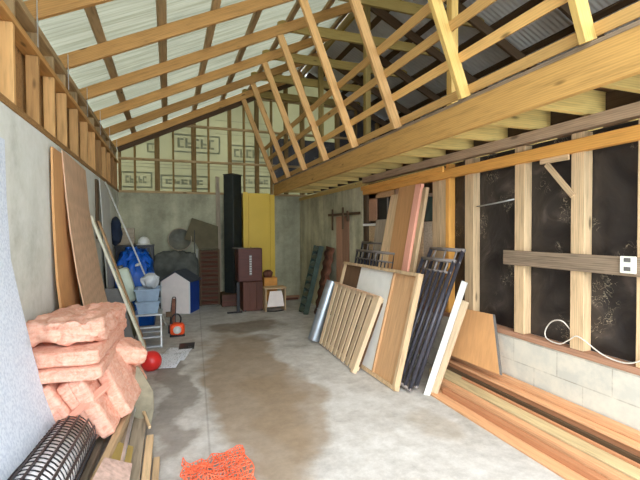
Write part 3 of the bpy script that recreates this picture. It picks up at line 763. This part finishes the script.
box('body', (1.53, 8.94, 0), (2.22, 9.27, 2.395), 'yellow', yc); box('side_panel', (1.515, 8.925, 0), (1.62, 8.938, 2.44), 'yellow', yc); box('door', (1.63, 8.915, .05), (2.10, 8.938, 2.42), 'yellow', yc)
box('door', (2.107, 8.92, .05), (2.215, 8.938, 2.37), 'yellow', yc)
box('handle', (1.66, 8.89, 1.1), (1.68, 8.913, 1.25), 'olive_cloth', yc)
sp = thing('speaker', (1.56, 8.25, .59), 'dark brown wooden speaker cabinet stacked on top of the reddish one', 'speaker')
box('cabinet', (1.27, 8.11, .592), (1.75, 8.5, 1.25), 'speaker_wood', sp, bev=.008); box('front_cloth', (1.29, 8.098, .61), (1.73, 8.109, 1.235), 'speaker_wood', sp)
gst = box('grille_strip', (1.485, 8.088, .72), (1.535, 8.097, 1.12), 'grey_metal', sp)
for k in range(8): box('grille_slot', (1.49, 8.082, .74+k*.048), (1.53, 8.087, .76+k*.048), 'white_board', gst, bev=0)
sb = thing('speaker', (1.56, 8.25, 0), 'reddish brown wooden speaker cabinet standing on the floor under the darker one', 'speaker')
box('cabinet', (1.36, 8.12, .0), (1.755, 8.5, .59), 'cab_wood', sb, bev=.008)
for k in range(3): box_w('front_plank', (1.365+k*.131, 8.108, .01), (1.365+k*.131+.126, 8.119, .58), 'cab_wood', sb)
for s in (1.38, 1.70): box('foot_rail', (s, 8.10, -.0+.002), (s+.04, 8.107, .03), 'black', sb, bev=0)
o = panel('flat_tray', (1.20, 8.12, 1.256), (1.42, 8.12, 1.256), (1.42, 8.4, 1.256), (1.20, 8.4, 1.256), .012, 'darkgrey'); tag(o, 'small grey tray lying on top of the dark brown speaker', 'tray')
st = thing('stand', (1.22, 8.12, 0), 'black upright stand with a flat foot left of the speaker cabinets', 'stand')
cbx = box('foot', (1.04, 8.02, .0), (1.33, 8.10, .022), 'black', st); box('column', (1.225, 8.04, .022), (1.285, 8.08, .60), 'black', st, bev=.006); tube('arm', [(1.22, 8.06, .45), (1.19, 8.06, .5), (1.17, 8.06, .62)], .012, 'black', st)
ob = box('carton', (1.84, 8.36, 0), (2.12, 8.6, .62), 'orange_card', bev=.006); tag(ob, 'upright orange carton behind the small wooden stool', 'box')
o = blob('crumpled_bag', (1.94, 8.46, .69), (.20, .14, .16), 'rust', r=.5, amp=.03, freq=12, cuts=8); tag(o, 'crumpled brown bag on top of the orange carton', 'bag')
sl = thing('stool', (1.96, 8.0, 0), 'small wooden stool frame with a pale inset panel, right of the speakers', 'stool')
for x in (1.765, 2.16): box_w('side', (x, 7.92, .0), (x+.025, 8.22, .44), 'tan_wood', sl)
box_w('seat', (1.75, 7.9, .442), (2.20, 8.24, .47), 'tan_wood', sl); 
panel('front_panel', (1.80, 7.935, .09), (2.15, 7.935, .09), (2.10, 7.94, .40), (1.86, 7.94, .40), .012, 'kennel_pink', sl); tube('base_rod', spline([(1.80, 7.93, .012), (1.97, 7.88, .012), (2.14, 7.93, .012)]), .011, 'black', sl)
box_w('rear_rail', (1.79, 8.18, .1), (2.16, 8.20, .16), 'tan_wood', sl)
o = box_w('floor_plank', (2.24, 9.15, 0), (2.85, 9.19, .09), 'red_plank'); tag(o, 'reddish plank on edge on the floor along the back wall', 'plank')
o = box_w('floor_plank', (2.26, 9.08, 0), (2.80, 9.13, .045), 'cab_wood'); tag(o, 'darker brown plank lying in front of the reddish one at the back wall', 'plank')
# shutter with a board over it
sh = thing('louvred_shutter', (.82, 9.1, 0), 'dark brown louvred shutter leaning on the back wall beside the kennel', 'shutter')
for x in (.60, .985): box_w('stile', (x, 9.06, 0), (x+.04, 9.10, 1.20), 'dark_wood', sh)
for k in range(12): beam('louvre', (.64, 9.08, .06+k*.097), (.985, 9.08, .06+k*.097), .07, .012, 'cab_wood', sh, up=(0, -.6, .8))
box('backing', (.62, 9.105, 0), (1.0, 9.115, 1.19), 'dark_wood', sh)
o = box_w('thin_post', (.545, 9.07, 0), (.565, 9.09, 1.22), 'white_board'); tag(o, 'thin pale upright strip left of the louvred shutter', 'strip')
o = box_w('thin_post', (.50, 9.04, 0), (.515, 9.055, 1.62), 'black'); tag(o, 'thin dark upright rod beside the pale strip at the shutter', 'rod')
def poly_board(name, pts, y, t, mat, lab, cat):
    bm = bmesh.new(); a = [bm.verts.new((x, y, z)) for x, z in pts]; b_ = [bm.verts.new((x, y+t, z)) for x, z in pts]
    bm.faces.new(a); bm.faces.new(b_[::-1]); n = len(a)
    for i in range(n): bm.faces.new((a[i], a[(i+1) % n], b_[(i+1) % n], b_[i]))
    return tag(finish(bm, name, mat), lab, cat)
poly_board('tilted_board', [(.30, 1.43), (.46, 1.88), (1.0, 1.70), (1.0, 1.21), (.60, 1.21), (.52, 1.36)], 9.08, .02, M['brown_board'], 'olive brown tilted board propped on the louvred shutter', 'board')
# covered bench with tub
o = heap('dust_sheet', (.12, 9.08, 0), .46, .17, 1.18, 'grey_cloth', .05, 6., 3.3, power=.12); tag(o, 'grey dust sheet over a bench at the back wall behind the kennel', 'dust sheet')
tb = thing('basin', (.22, 9.1, 1.15), 'grey basin with a pale rim tilted against the back wall on the dust sheet', 'basin')
lathe('bowl', [(.02, .12), (.14, .10), (.21, .02), (.235, -.04), (.22, -.04), (.19, .02), (.12, .07), (.02, .085)], (.22, 9.14, 1.42), 'dish', tb, 28, axis=(.1, .95, -.2))
qx = V((0, 0, 1)).rotation_difference(V((.1, .95, -.2)).normalized()).to_matrix()
tube('rim', [V((.22, 9.14, 1.42))+qx @ V((.236*math.cos(a), .236*math.sin(a), -.045)) for a in [i*math.pi/16 for i in range(33)]], .009, 'weathered', tb, 6)

# kennel
kn = thing('kennel', (.21, 8.65, 0), 'small dog kennel with a pale front, blue sides and dark gable roof', 'kennel', rz=math.radians(-25))
def kgeo():
    w, dpt = .28, .25
    bm = bmesh.new(); prof = [(-w, 0), (w, 0), (w, .63), (0, .80), (-w, .63)]
    a = [bm.verts.new((x, -dpt, z)) for x, z in prof]; b_ = [bm.verts.new((x, -dpt+.02, z)) for x, z in prof]
    bm.faces.new(a); bm.faces.new(b_[::-1])
    for i in range(5): bm.faces.new((a[i], a[(i+1) % 5], b_[(i+1) % 5], b_[i]))
    o = finish(bm, 'front', 'kennel_pink'); o.parent = kn
    bm = bmesh.new(); a = [bm.verts.new((x, dpt-.02, z)) for x, z in prof]; b_ = [bm.verts.new((x, dpt, z)) for x, z in prof]
    bm.faces.new(a); bm.faces.new(b_[::-1])
    for i in range(5): bm.faces.new((a[i], a[(i+1) % 5], b_[(i+1) % 5], b_[i]))
    o = finish(bm, 'rear', 'kennel_blue'); o.parent = kn
    for s in (-1, 1):
        cbox(kn, 'side', (s*w-.01, -dpt+.022, 0), (s*w+.01, dpt-.022, .63), 'kennel_blue')
        cbox(kn, 'corner_strip', (s*(w+.002)-.014, -dpt-.008, 0), (s*(w+.002)+.014, -dpt-.001, .62), 'white')
        p0, p1 = V((s*(w+.05), -dpt-.03, .615)), V((0, -dpt-.03, .822))
        o = panel('roof', p0, p0+V((0, 2*dpt+.05, 0)), p1+V((0, 2*dpt+.05, 0)), p1, .018, 'slate'); o.parent = kn
kgeo()
# chainsaw
cs = thing('chainsaw', (.09, 6.62, 0), 'orange and black chainsaw on the floor in front of the kennel', 'chainsaw')
blob('body', (.10, 6.62, .11), (.21, .20, .18), 'orange', cs, r=.3, amp=.008, cuts=8); box('base', (-.01, 6.54, .0), (.21, 6.72, .03), 'black', cs, bev=.008)
lathe('starter_cover', [(.01, .012), (.055, .01), (.06, 0)], (.10, 6.515, .11), 'white_board', cs, 16, axis=(0, -1, 0)); box('engine_cover', (-.03, 6.58, .05), (.0, 6.68, .17), 'black', cs, bev=.008)
tube('front_handle', spline([(.03, 6.60, .18), (.02, 6.6, .27), (.06, 6.6, .33), (.12, 6.6, .33), (.155, 6.6, .27), (.14, 6.6, .18)]), .012, 'black', cs)
pb = panel('guide_bar', (.00, 6.65, .16), (.075, 6.65, .16), (.085, 6.68, .56), (.035, 6.68, .57), .012, 'rust', cs)
tube('chain', spline([(.0, 6.65, .18), (.015, 6.665, .38), (.035, 6.68, .56), (.06, 6.68, .585), (.085, 6.68, .56), (.08, 6.665, .38), (.075, 6.65, .18)]), .008, 'black', cs)
box('hand_guard', (-.06, 6.60, .30), (.03, 6.62, .38), 'dark_wood', cs)

# shelf with things on it
sv = thing('workbench', (-.6, 8.55, 0), 'tall dark bench in the far left corner of the shed', 'bench')
box('top', (-.94, 8.3, 1.30), (-.27, 8.85, 1.345), 'black', sv)
for x in (-.92, -.33):
    for y in (8.32, 8.78): box_w('leg', (x, y, 0), (x+.05, y+.05, 1.298), 'black', sv)
box('shelf', (-.93, 8.33, .7), (-.28, 8.82, .73), 'dark_wood', sv); box('apron', (-.87, 8.305, 1.2), (-.335, 8.32, 1.298), 'black', sv)
o = box('carton', (-.92, 8.50, 1.347), (-.62, 8.7, 1.665), 'weathered', bev=.006); tag(o, 'pale cardboard carton standing on the tall dark bench', 'box')
hm = thing('hard_hat', (-.45, 8.48, 1.345), 'white hard hat on the right end of the tall dark bench', 'hard hat')
lathe('shell', [(.105, 0), (.107, .04), (.095, .09), (.06, .13), (.02, .145)], (-.45, 8.5, 1.355), 'white', hm, 24); lathe('brim', [(.10, 0), (.135, 0), (.135, .008), (.10, .012)], (-.45, 8.49, 1.347), 'white', hm, 24)
o = blob('hanging_jacket', (-.86, 7.9, 1.60), (.14, .26, .46), 'navy', r=.5, amp=.05, freq=6, cuts=10); tag(o, 'dark navy jacket hanging on the left wall above the blue tarpaulin', 'jacket')
o = heap('tarpaulin', (-.56, 7.90, 0), .31, .38, 1.27, 'blue', .11, 8., 1.2, power=.35); tag(o, 'crumpled bright blue tarpaulin thrown over a heap by the left wall', 'tarpaulin')
o = tube('pipe_offcut', [(-.66, 7.60, 1.0), (-.48, 7.57, 1.04)], .024, 'white'); tag(o, 'short white pipe lying on the front of the blue tarpaulin', 'pipe')
o = heap('canvas_bundle', (-.72, 6.75, 0), .22, .42, .60, 'olive_cloth', .05, 6., 4., power=.4); tag(o, 'olive canvas bundle against the left wall under the pale container', 'bundle')
jc = thing('container', (-.62, 6.5, .55), 'pale green plastic container with rounded ends on the olive bundle', 'container')
blob('body', (-.59, 6.5, .83), (.20, .20, .50), 'container', jc, r=.3, amp=.004, cuts=10, rot=Matrix.Rotation(math.radians(-14), 4, 'Y')); lathe('cap', [(.035, 0), (.035, .04), (.03, .045)], (-.655, 6.5, 1.07), 'darkgrey', jc, 16, axis=(-.25, 0, .97))
# step ladder frame with bins
sd = thing('step_ladder', (-.25, 6.3, 0), 'low aluminium step ladder carrying the grey bins', 'ladder')
pl = [V((-.37, 6.02, 0)), V((-.44, 6.22, .42))]; pr = [V((-.115, 6.02, 0)), V((-.12, 6.22, .42))]
for a, b_ in (pl, pr): beam('front_rail', a, b_, .02, .05, 'alu', sd, up=(0, 1, 0))
for k in (.06, .34, .64):
    a, b_ = lp(pl[0], pl[1], k), lp(pr[0], pr[1], k); beam('tread', a, b_, .07, .022, 'alu', sd)
for x in (-.44, -.12): beam('rear_rail', (x, 6.62, 0), (x, 6.42, .42), .018, .035, 'alu', sd, up=(0, 1, 0))
box('platform', (-.47, 6.15, .422), (-.10, 6.56, .442), 'alu', sd); beam('tread', (-.43, 6.60, .1), (-.13, 6.60, .1), .03, .02, 'alu', sd)
def bin_(z, lab, s=1.):
    b_ = thing('storage_bin', (-.29, 6.35, z), lab, 'bin', 'grey bins on the step ladder')
    bm = bmesh.new(); h = .17; a0, a1 = .125*s, .155*s
    def ring(w, dd, zz): return [bm.verts.new(p) for p in ((-w, -dd, zz), (w, -dd, zz), (w, dd, zz), (-w, dd, zz))]
    r = [ring(a0, a0*1.1, 0), ring(a1, a1*1.1, h), ring(a1-.01, a1*1.1-.01, h), ring(a0-.01, a0*1.1-.01, .01)]
    for i in range(3):
        for k in range(4): bm.faces.new((r[i][k], r[i][(k+1) % 4], r[i+1][(k+1) % 4], r[i+1][k]))
    bm.faces.new(r[0]); bm.faces.new(r[3])
    o = finish(bm, 'tub', 'bin', None, Matrix.Translation((0, 0, 0))); o.parent = b_
    for sy in (-1, 1): cbox(b_, 'rim', (-a1-.01, sy*a1*1.1-.012, h-.02), (a1+.01, sy*a1*1.1+.012, h+.004), 'bin')
    for sx in (-1, 1): cbox(b_, 'rim', (sx*a1-.012, -a1*1.1-.01, h-.019), (sx*a1+.012, a1*1.1+.01, h+.003), 'bin')
    return b_
bin_(.444, 'grey-blue plastic bin standing on the step ladder, lower of two')
bin_(.62, 'grey-blue plastic bin stacked on the other, upper of two', 1.05)
o = blob('plastic_bag', (-.27, 6.37, .89), (.22, .22, .20), 'clear_bag', r=.5, amp=.05, freq=9, cuts=10); tag(o, 'crumpled clear plastic bag on the upper grey bin', 'bag')
o = beam('painted_plank', (-.32, 5.95, .02), (-.915, 5.84, 1.80), .03, .11, 'plank_paint', up=(0, 1, 0)); tag(o, 'long cream painted plank leaning on the left wall behind the insulation', 'plank')
o = beam('brown_plank', (-.32, 6.10, .02), (-.88, 6.2, 1.74), .02, .10, 'ply', up=(0, 1, 0)); tag(o, 'light brown plank leaning right behind the cream painted plank', 'plank')
o = panel('grey_board', (-.90, 5.72, 0), (-.40, 5.80, 0), (-.60, 5.93, .86), (-.90, 5.90, .86), .012, 'darkgrey'); tag(o, 'dark grey board standing behind the insulation under the cream plank', 'board')
o = tube('conduit', [(XL+.03, 7.2, 2.38), (-.06, 7.35, .02)], .013, 'white_board'); tag(o, 'long thin pale conduit leaning from the top of the left wall to the floor', 'conduit')
o = panel('pale_sheet', (-.86, 7.0, 0), (-.86, 7.75, 0), (XL+.012, 7.7, 2.38), (XL+.012, 6.75, 2.37), .012, 'white_board'); tag(o, 'pale grey sheet standing against the left wall beyond the brown sheet', 'sheet')
o = box_w('gap_shade', (XL+.002, 6.42, 1.5), (XL+.03, 6.58, 2.33), 'dark_wood'); tag(o, 'short dark strip standing in for the shaded gap on the left wall between the brown and pale sheets', 'strip')  # shade of the gap between the sheets, modelled as a dark strip

# big brown bowed sheets
Zs = [2.36, 1.9, 1.62, 1.2, .85, .4, 0.]
xl = [-.925, -.895, -.87, -.82, -.76, -.66, -.56]
xr_ = [-.93, -.90, -.86, -.80, -.74, -.64, -.54]
o = curved_sheet('brown_sheet', [(x, 4.4, z) for x, z in zip(xl, Zs)], [(x, 5.55, z) for x, z in zip(xr_, [z*.985 for z in Zs])], .012, 'ply_brown'); tag(o, 'tall bowed brown plywood sheet leaning on the left wall behind the insulation', 'plywood sheet')
o = curved_sheet('orange_sheet', [(x, 4.08, z) for x, z in zip([-.935, -.935, -.93, -.915, -.885, -.83, -.76], [z*.985 for z in Zs])], [(x-.03, 4.75, z) for x, z in zip([-.91, -.9, -.89, -.87, -.84, -.78, -.7], [z*.985 for z in Zs])], .018, 'ply_orange'); tag(o, 'orange-brown plywood sheet with a bowed edge, just in front of the brown sheet', 'plywood sheet')

# foreground bluish white bent panel
Zf = [2.9, 2.5, 2.17, 1.8, 1.43, 1.18, .85, .59, .3, .05]
xf = [-.95, -.95, -.95, -.947, -.932, -.89, -.83, -.775, -.69, -.64]
o = curved_sheet('insulation_board', [(x, 3.05, z) for x, z in zip(xf[2:], Zf[2:])], [(x, 1.2, z) for x, z in zip(xf[2:], Zf[2:])], -.01, 'poly'); tag(o, 'large bluish white bent board leaning on the left wall in the foreground', 'board')

# insulation batts
R = lambda ax, d_: Matrix.Rotation(math.radians(d_), 4, ax)
def batt(c, size, rot, lab, seed, amp=.03, r=.28): 
    o = blob('insulation_batt', c, size, 'insul', None, r, amp*.75, 12., 30, rot, seed=seed); return tag(o, lab, 'insulation', 'pink insulation batts')
batt((-.655, 3.70, .89), (.48, 1.02, .15), R('Z', -3) @ R('X', -3), 'fluffy pink insulation batt on the very top of the heap', 1, .045, .2)
batt((-.66, 3.62, .765), (.50, 1.10, .10), R('Z', -4), 'flat pink insulation batt directly under the top one', 2, .012, .2)
batt((-.66, 3.58, .665), (.50, 1.08, .09), R('Z', -2), 'pale pink insulation batt, third from the top of the heap', 3, .012, .2)
batt((-.37, 3.88, .58), (.28, .46, .15), R('Z', 15) @ R('Y', 18), 'pink insulation batt poking out towards the ladder at the far right', 4, .03)
batt((-.355, 3.62, .44), (.095, .75, .40), R('Z', -6) @ R('Y', -26), 'folded pink batt bulging over the right side of the heap', 5, .012, .25)
batt((-.475, 3.42, .42), (.095, .70, .46), R('Z', -5) @ R('Y', -28), 'second folded pink batt just inside the bulging one', 6, .012, .25)
for i, (x, y_) in enumerate(((-.565, 3.42), (-.675, 3.37), (-.785, 3.32))):
    batt((x, y_, .40), (.095, .66, .44), R('Y', -30), 'pink batt standing on edge under the flat ones, '+['nearest the folded batts', 'middle of three', 'nearest the white board'][i], 7+i, .008, .25)
batt((-.66, 3.9, .20), (.45, .7, .22), R('Z', 0), 'squashed pink batt at the bottom of the heap', 12, .02)
o = panel('pink_lath', (-.42, 3.18, .55), (-.40, 3.14, .53), (-.64, 2.98, .36), (-.66, 3.02, .38), .02, 'pink_wood'); tag(o, 'short reddish lath lying across the front of the pink batts', 'lath')

# timber heap on the floor at the left
hl = [
 ((-.33, 4.35, .10), (-.36, 2.1, .14), .09, .03, 'weathered', 'weathered grey plank lying inside the left timber heap'),
 ((-.30, 3.75, .16), (-.46, 1.9, .22), .045, .07, 'tan_wood', 'tan timber running from under the batts towards the camera'),
 ((-.245, 3.9, .04), (-.24, 1.9, .04), .10, .03, 'weathered', 'wide weathered board on the floor, second from the edge of the heap'),
 ((-.155, 3.35, .03), (-.165, 1.9, .03), .05, .045, 'tan_wood', 'pale tan stick on the floor at the outer edge of the heap'),
 ((-.10, 3.05, .015), (-.115, 1.9, .015), .04, .025, 'tan_wood', 'thin tan lath on the floor outside the pale stick'),
 ((-.50, 3.6, .10), (-.56, 1.9, .15), .12, .04, 'weathered', 'broad grey-brown plank under the black mesh roll'),
 ((-.62, 3.4, .05), (-.68, 1.9, .05), .14, .06, 'ply_brown', 'brown board at the bottom of the heap against the white board'),
]
for a, b_, w_, h_, m, lab in hl:
    o = beam('heap_timber', a, b_, w_, h_, m); tag(o, lab, 'timber', 'timbers heaped on the floor at the left')
for a, b_, lab in (((-.285, 3.8, .15), (-.30, 2.4, .15), 'bright metal strip lying along the timber heap'), ((-.47, 3.5, .2), (-.62, 2.5, .215), 'metal strip under the corner of the pink batts')):
    o = beam('metal_strip', a, b_, .025, .02, 'alu'); tag(o, lab, 'metal strip', 'metal strips on the timber heap')
o = beam('batten_offcut', (-.235, 3.75, .115), (-.16, 3.42, .075), .022, .022, 'tan_wood'); tag(o, 'short batten offcut lying slanted beside the tapered grey board', 'offcut')
o = panel('particle_board', (-.42, 2.35, .27), (-.24, 2.35, .17), (-.235, 2.72, .17), (-.38, 2.68, .26), .03, 'pulp'); tag(o, 'pinkish rough particle board offcut at the bottom edge of the picture', 'offcut')
o = panel('green_offcut', (-.37, 2.75, .185), (-.25, 2.75, .12), (-.25, 3.05, .12), (-.36, 3.05, .18), .015, 'olive'); tag(o, 'small olive board lying across the timbers beside the metal strip', 'offcut')
tp = poly_board('tapered_board', [(-.315, .10), (-.265, .49), (-.245, .48), (-.14, .27), (-.135, .12), (-.16, .0), (-.20, .01)], 3.66, .015, 'greenish', 'tapered grey-green board standing on edge in front of the red ball', 'board')
# black mesh roll
mr = thing('mesh_roll', (-.62, 2.6, .12), 'roll of black plastic mesh over white film lying on the timber heap in the foreground', 'mesh roll')
MA, MB_ = V((-.605, 3.0, .27)), V((-.60, 1.95, .40))
def roll_frame():
    return Matrix.Translation((MA+MB_)/2) @ V((0, 1, 0)).rotation_difference((MA-MB_).normalized()).to_matrix().to_4x4()
def mesh_roll():
    bm = bmesh.new(); Rr = .142; L = (MA-MB_).length; n = 15; m_ = 22
    def P(a, y, r=Rr): return V((r*math.cos(a), y, r*math.sin(a)))
    for k in range(n):
        a = 2*math.pi*k/n; tube_into(bm, [P(a, -L/2), P(a, L/2)], .0075, 5)
        a2 = 2*math.pi*(k+1)/n
        for j in range(m_):
            y = -L/2+L*(j+.2)/m_
            tube_into(bm, [P(a*.85+a2*.15, y), P((a+a2)/2, y+.012, Rr+.001), P(a*.1+a2*.9, y+.030)], .0036, 4, False)
    return finish(bm, 'mesh', 'black', mr, roll_frame())
mesh_roll()
L_ = (MA-MB_).length
fl = lathe('white_film', [(.10, -L_/2+.03), (.130, -L_/2+.02), (.132, 0), (.130, L_/2-.02), (.10, L_/2-.03)], (0, 0, 0), 'film', None, 32, axis=(0, 1, 0))
fl.data.transform(fl.matrix_basis); fl.parent = mr; fl.matrix_basis = mr.matrix_basis.inverted() @ roll_frame()

# floor items
o = lathe('ball', [(.115*math.sin(math.pi*i/16)+.0005, -.115*math.cos(math.pi*i/16)) for i in range(17)], (-.21, 5.05, .115), 'red', None, 28); tag(o, 'shiny red ball on the floor beside the papers', 'ball')
for i, (x, y_, rz, lab) in enumerate(((-.03, 5.35, -12, 'printed paper sheet on the floor, the one nearest the red ball'), (.08, 5.62, -14, 'printed paper sheet partly under the other, nearer the chainsaw'))):
    o = panel('newspaper', *[Matrix.Translation((x, y_, .012+.006*(1-i))) @ R('Z', rz) @ V(p) for p in ((-.17, -.30, 0), (.15, -.30, 0), (.15, .28, 0), (-.17, .28, 0))], .003, 'news', None, 10, 14, 0, .018, True, 6.); tag(o, lab, 'paper', 'papers on the floor')
o = panel('black_folder', (.10, 5.80, .008), (.30, 5.80, .008), (.33, 6.1, .008), (.12, 6.1, .008), .01, 'black'); tag(o, 'flat black folder on the floor beyond the papers', 'folder')
for i, (x, y_) in enumerate(((-.38, 5.2), (-.42, 5.05))):
    o = beam('wood_offcut', (x-.1, y_, .05+.04*i), (x+.09, y_+.22, .05+.05*i), .07, .06, 'ply_brown'); tag(o, ['brown wood offcut on the floor left of the red ball', 'second brown offcut lying lower behind the pink batts'][i], 'offcut', 'offcuts by the red ball')
# orange safety netting in a crumpled pile
def netting():
    bm = bmesh.new(); nx, ny = 17, 17; P = {}
    for i in range(nx+1):
        for j in range(ny+1):
            u, v = i/nx, j/ny; x = .06+.42*u; y = 2.42+.50*v
            if v > .8 and .0 < u < .45: y -= .06
            z = .03+.04*abs(noise.noise(V((u*5, v*5, 1.3))))+.07*max(0, u-.6)*v
            nv = noise.noise_vector(V((u*7, v*7, 2)))
            P[i, j] = V((x+nv.x*.03, y+nv.y*.03, z))
    for i in range(nx+1):
        for j in range(ny+1):
            if i < nx: tube_into(bm, [P[i, j], P[i+1, j]], .0035, 4, False)
            if j < ny: tube_into(bm, [P[i, j], P[i, j+1]], .0045, 4, False)
    for v in list(bm.verts): pass
    # second folded layer
    for i in range(nx):
        for j in range(ny):
            if (i+j) % 2 == 0: tube_into(bm, [P[i, j]+V((.01, 0, -.022)), P[i+1, j+1]+V((0, .01, -.022))], .0045, 4, False)
    return finish(bm, 'safety_netting', 'net')
tag(netting(), 'crumpled orange plastic safety netting on the floor at the bottom edge', 'netting')

# ------------------------------------------------------------------ light, world, camera
w = bpy.data.worlds.new('World'); S.world = w; w.use_nodes = True
bg = w.node_tree.nodes['Background']; bg.inputs[0].default_value = (.84, .94, 1.06, 1); bg.inputs[1].default_value = 3.3
sun = bpy.data.lights.new('Sun', 'SUN'); sun.energy = 2.0; sun.angle = math.radians(40); sun.color = (1, .95, .86)
so = bpy.data.objects.new('Sun', sun); C.objects.link(so); so.rotation_euler = V((.25, .75, -.62)).to_track_quat('-Z', 'Y').to_euler()

cam = bpy.data.cameras.new('Camera'); co = bpy.data.objects.new('Camera', cam); C.objects.link(co); S.camera = co
cam.sensor_width = 36; cam.lens = 410.346/640*36; cam.clip_start = .02
yaw, pit, rol = [math.radians(a) for a in (20.2127, 1.341, -.32856)]
fw = V((math.sin(yaw)*math.cos(pit), math.cos(yaw)*math.cos(pit), -math.sin(pit))); r0 = V((math.cos(yaw), -math.sin(yaw), 0)); u0 = r0.cross(fw)
rr = r0*math.cos(rol)+u0*math.sin(rol); uu = -r0*math.sin(rol)+u0*math.cos(rol)
Mc = Matrix((rr, uu, -fw)).transposed().to_4x4(); co.matrix_world = Matrix.Translation((0, 0, 1.6)) @ Mc
S.view_settings.view_transform = 'Standard'; S.view_settings.look = 'None'; S.view_settings.gamma = 1; S.view_settings.exposure = .98
S.view_settings.use_curve_mapping = False
S.cycles.max_bounces = 10; S.cycles.diffuse_bounces = 6
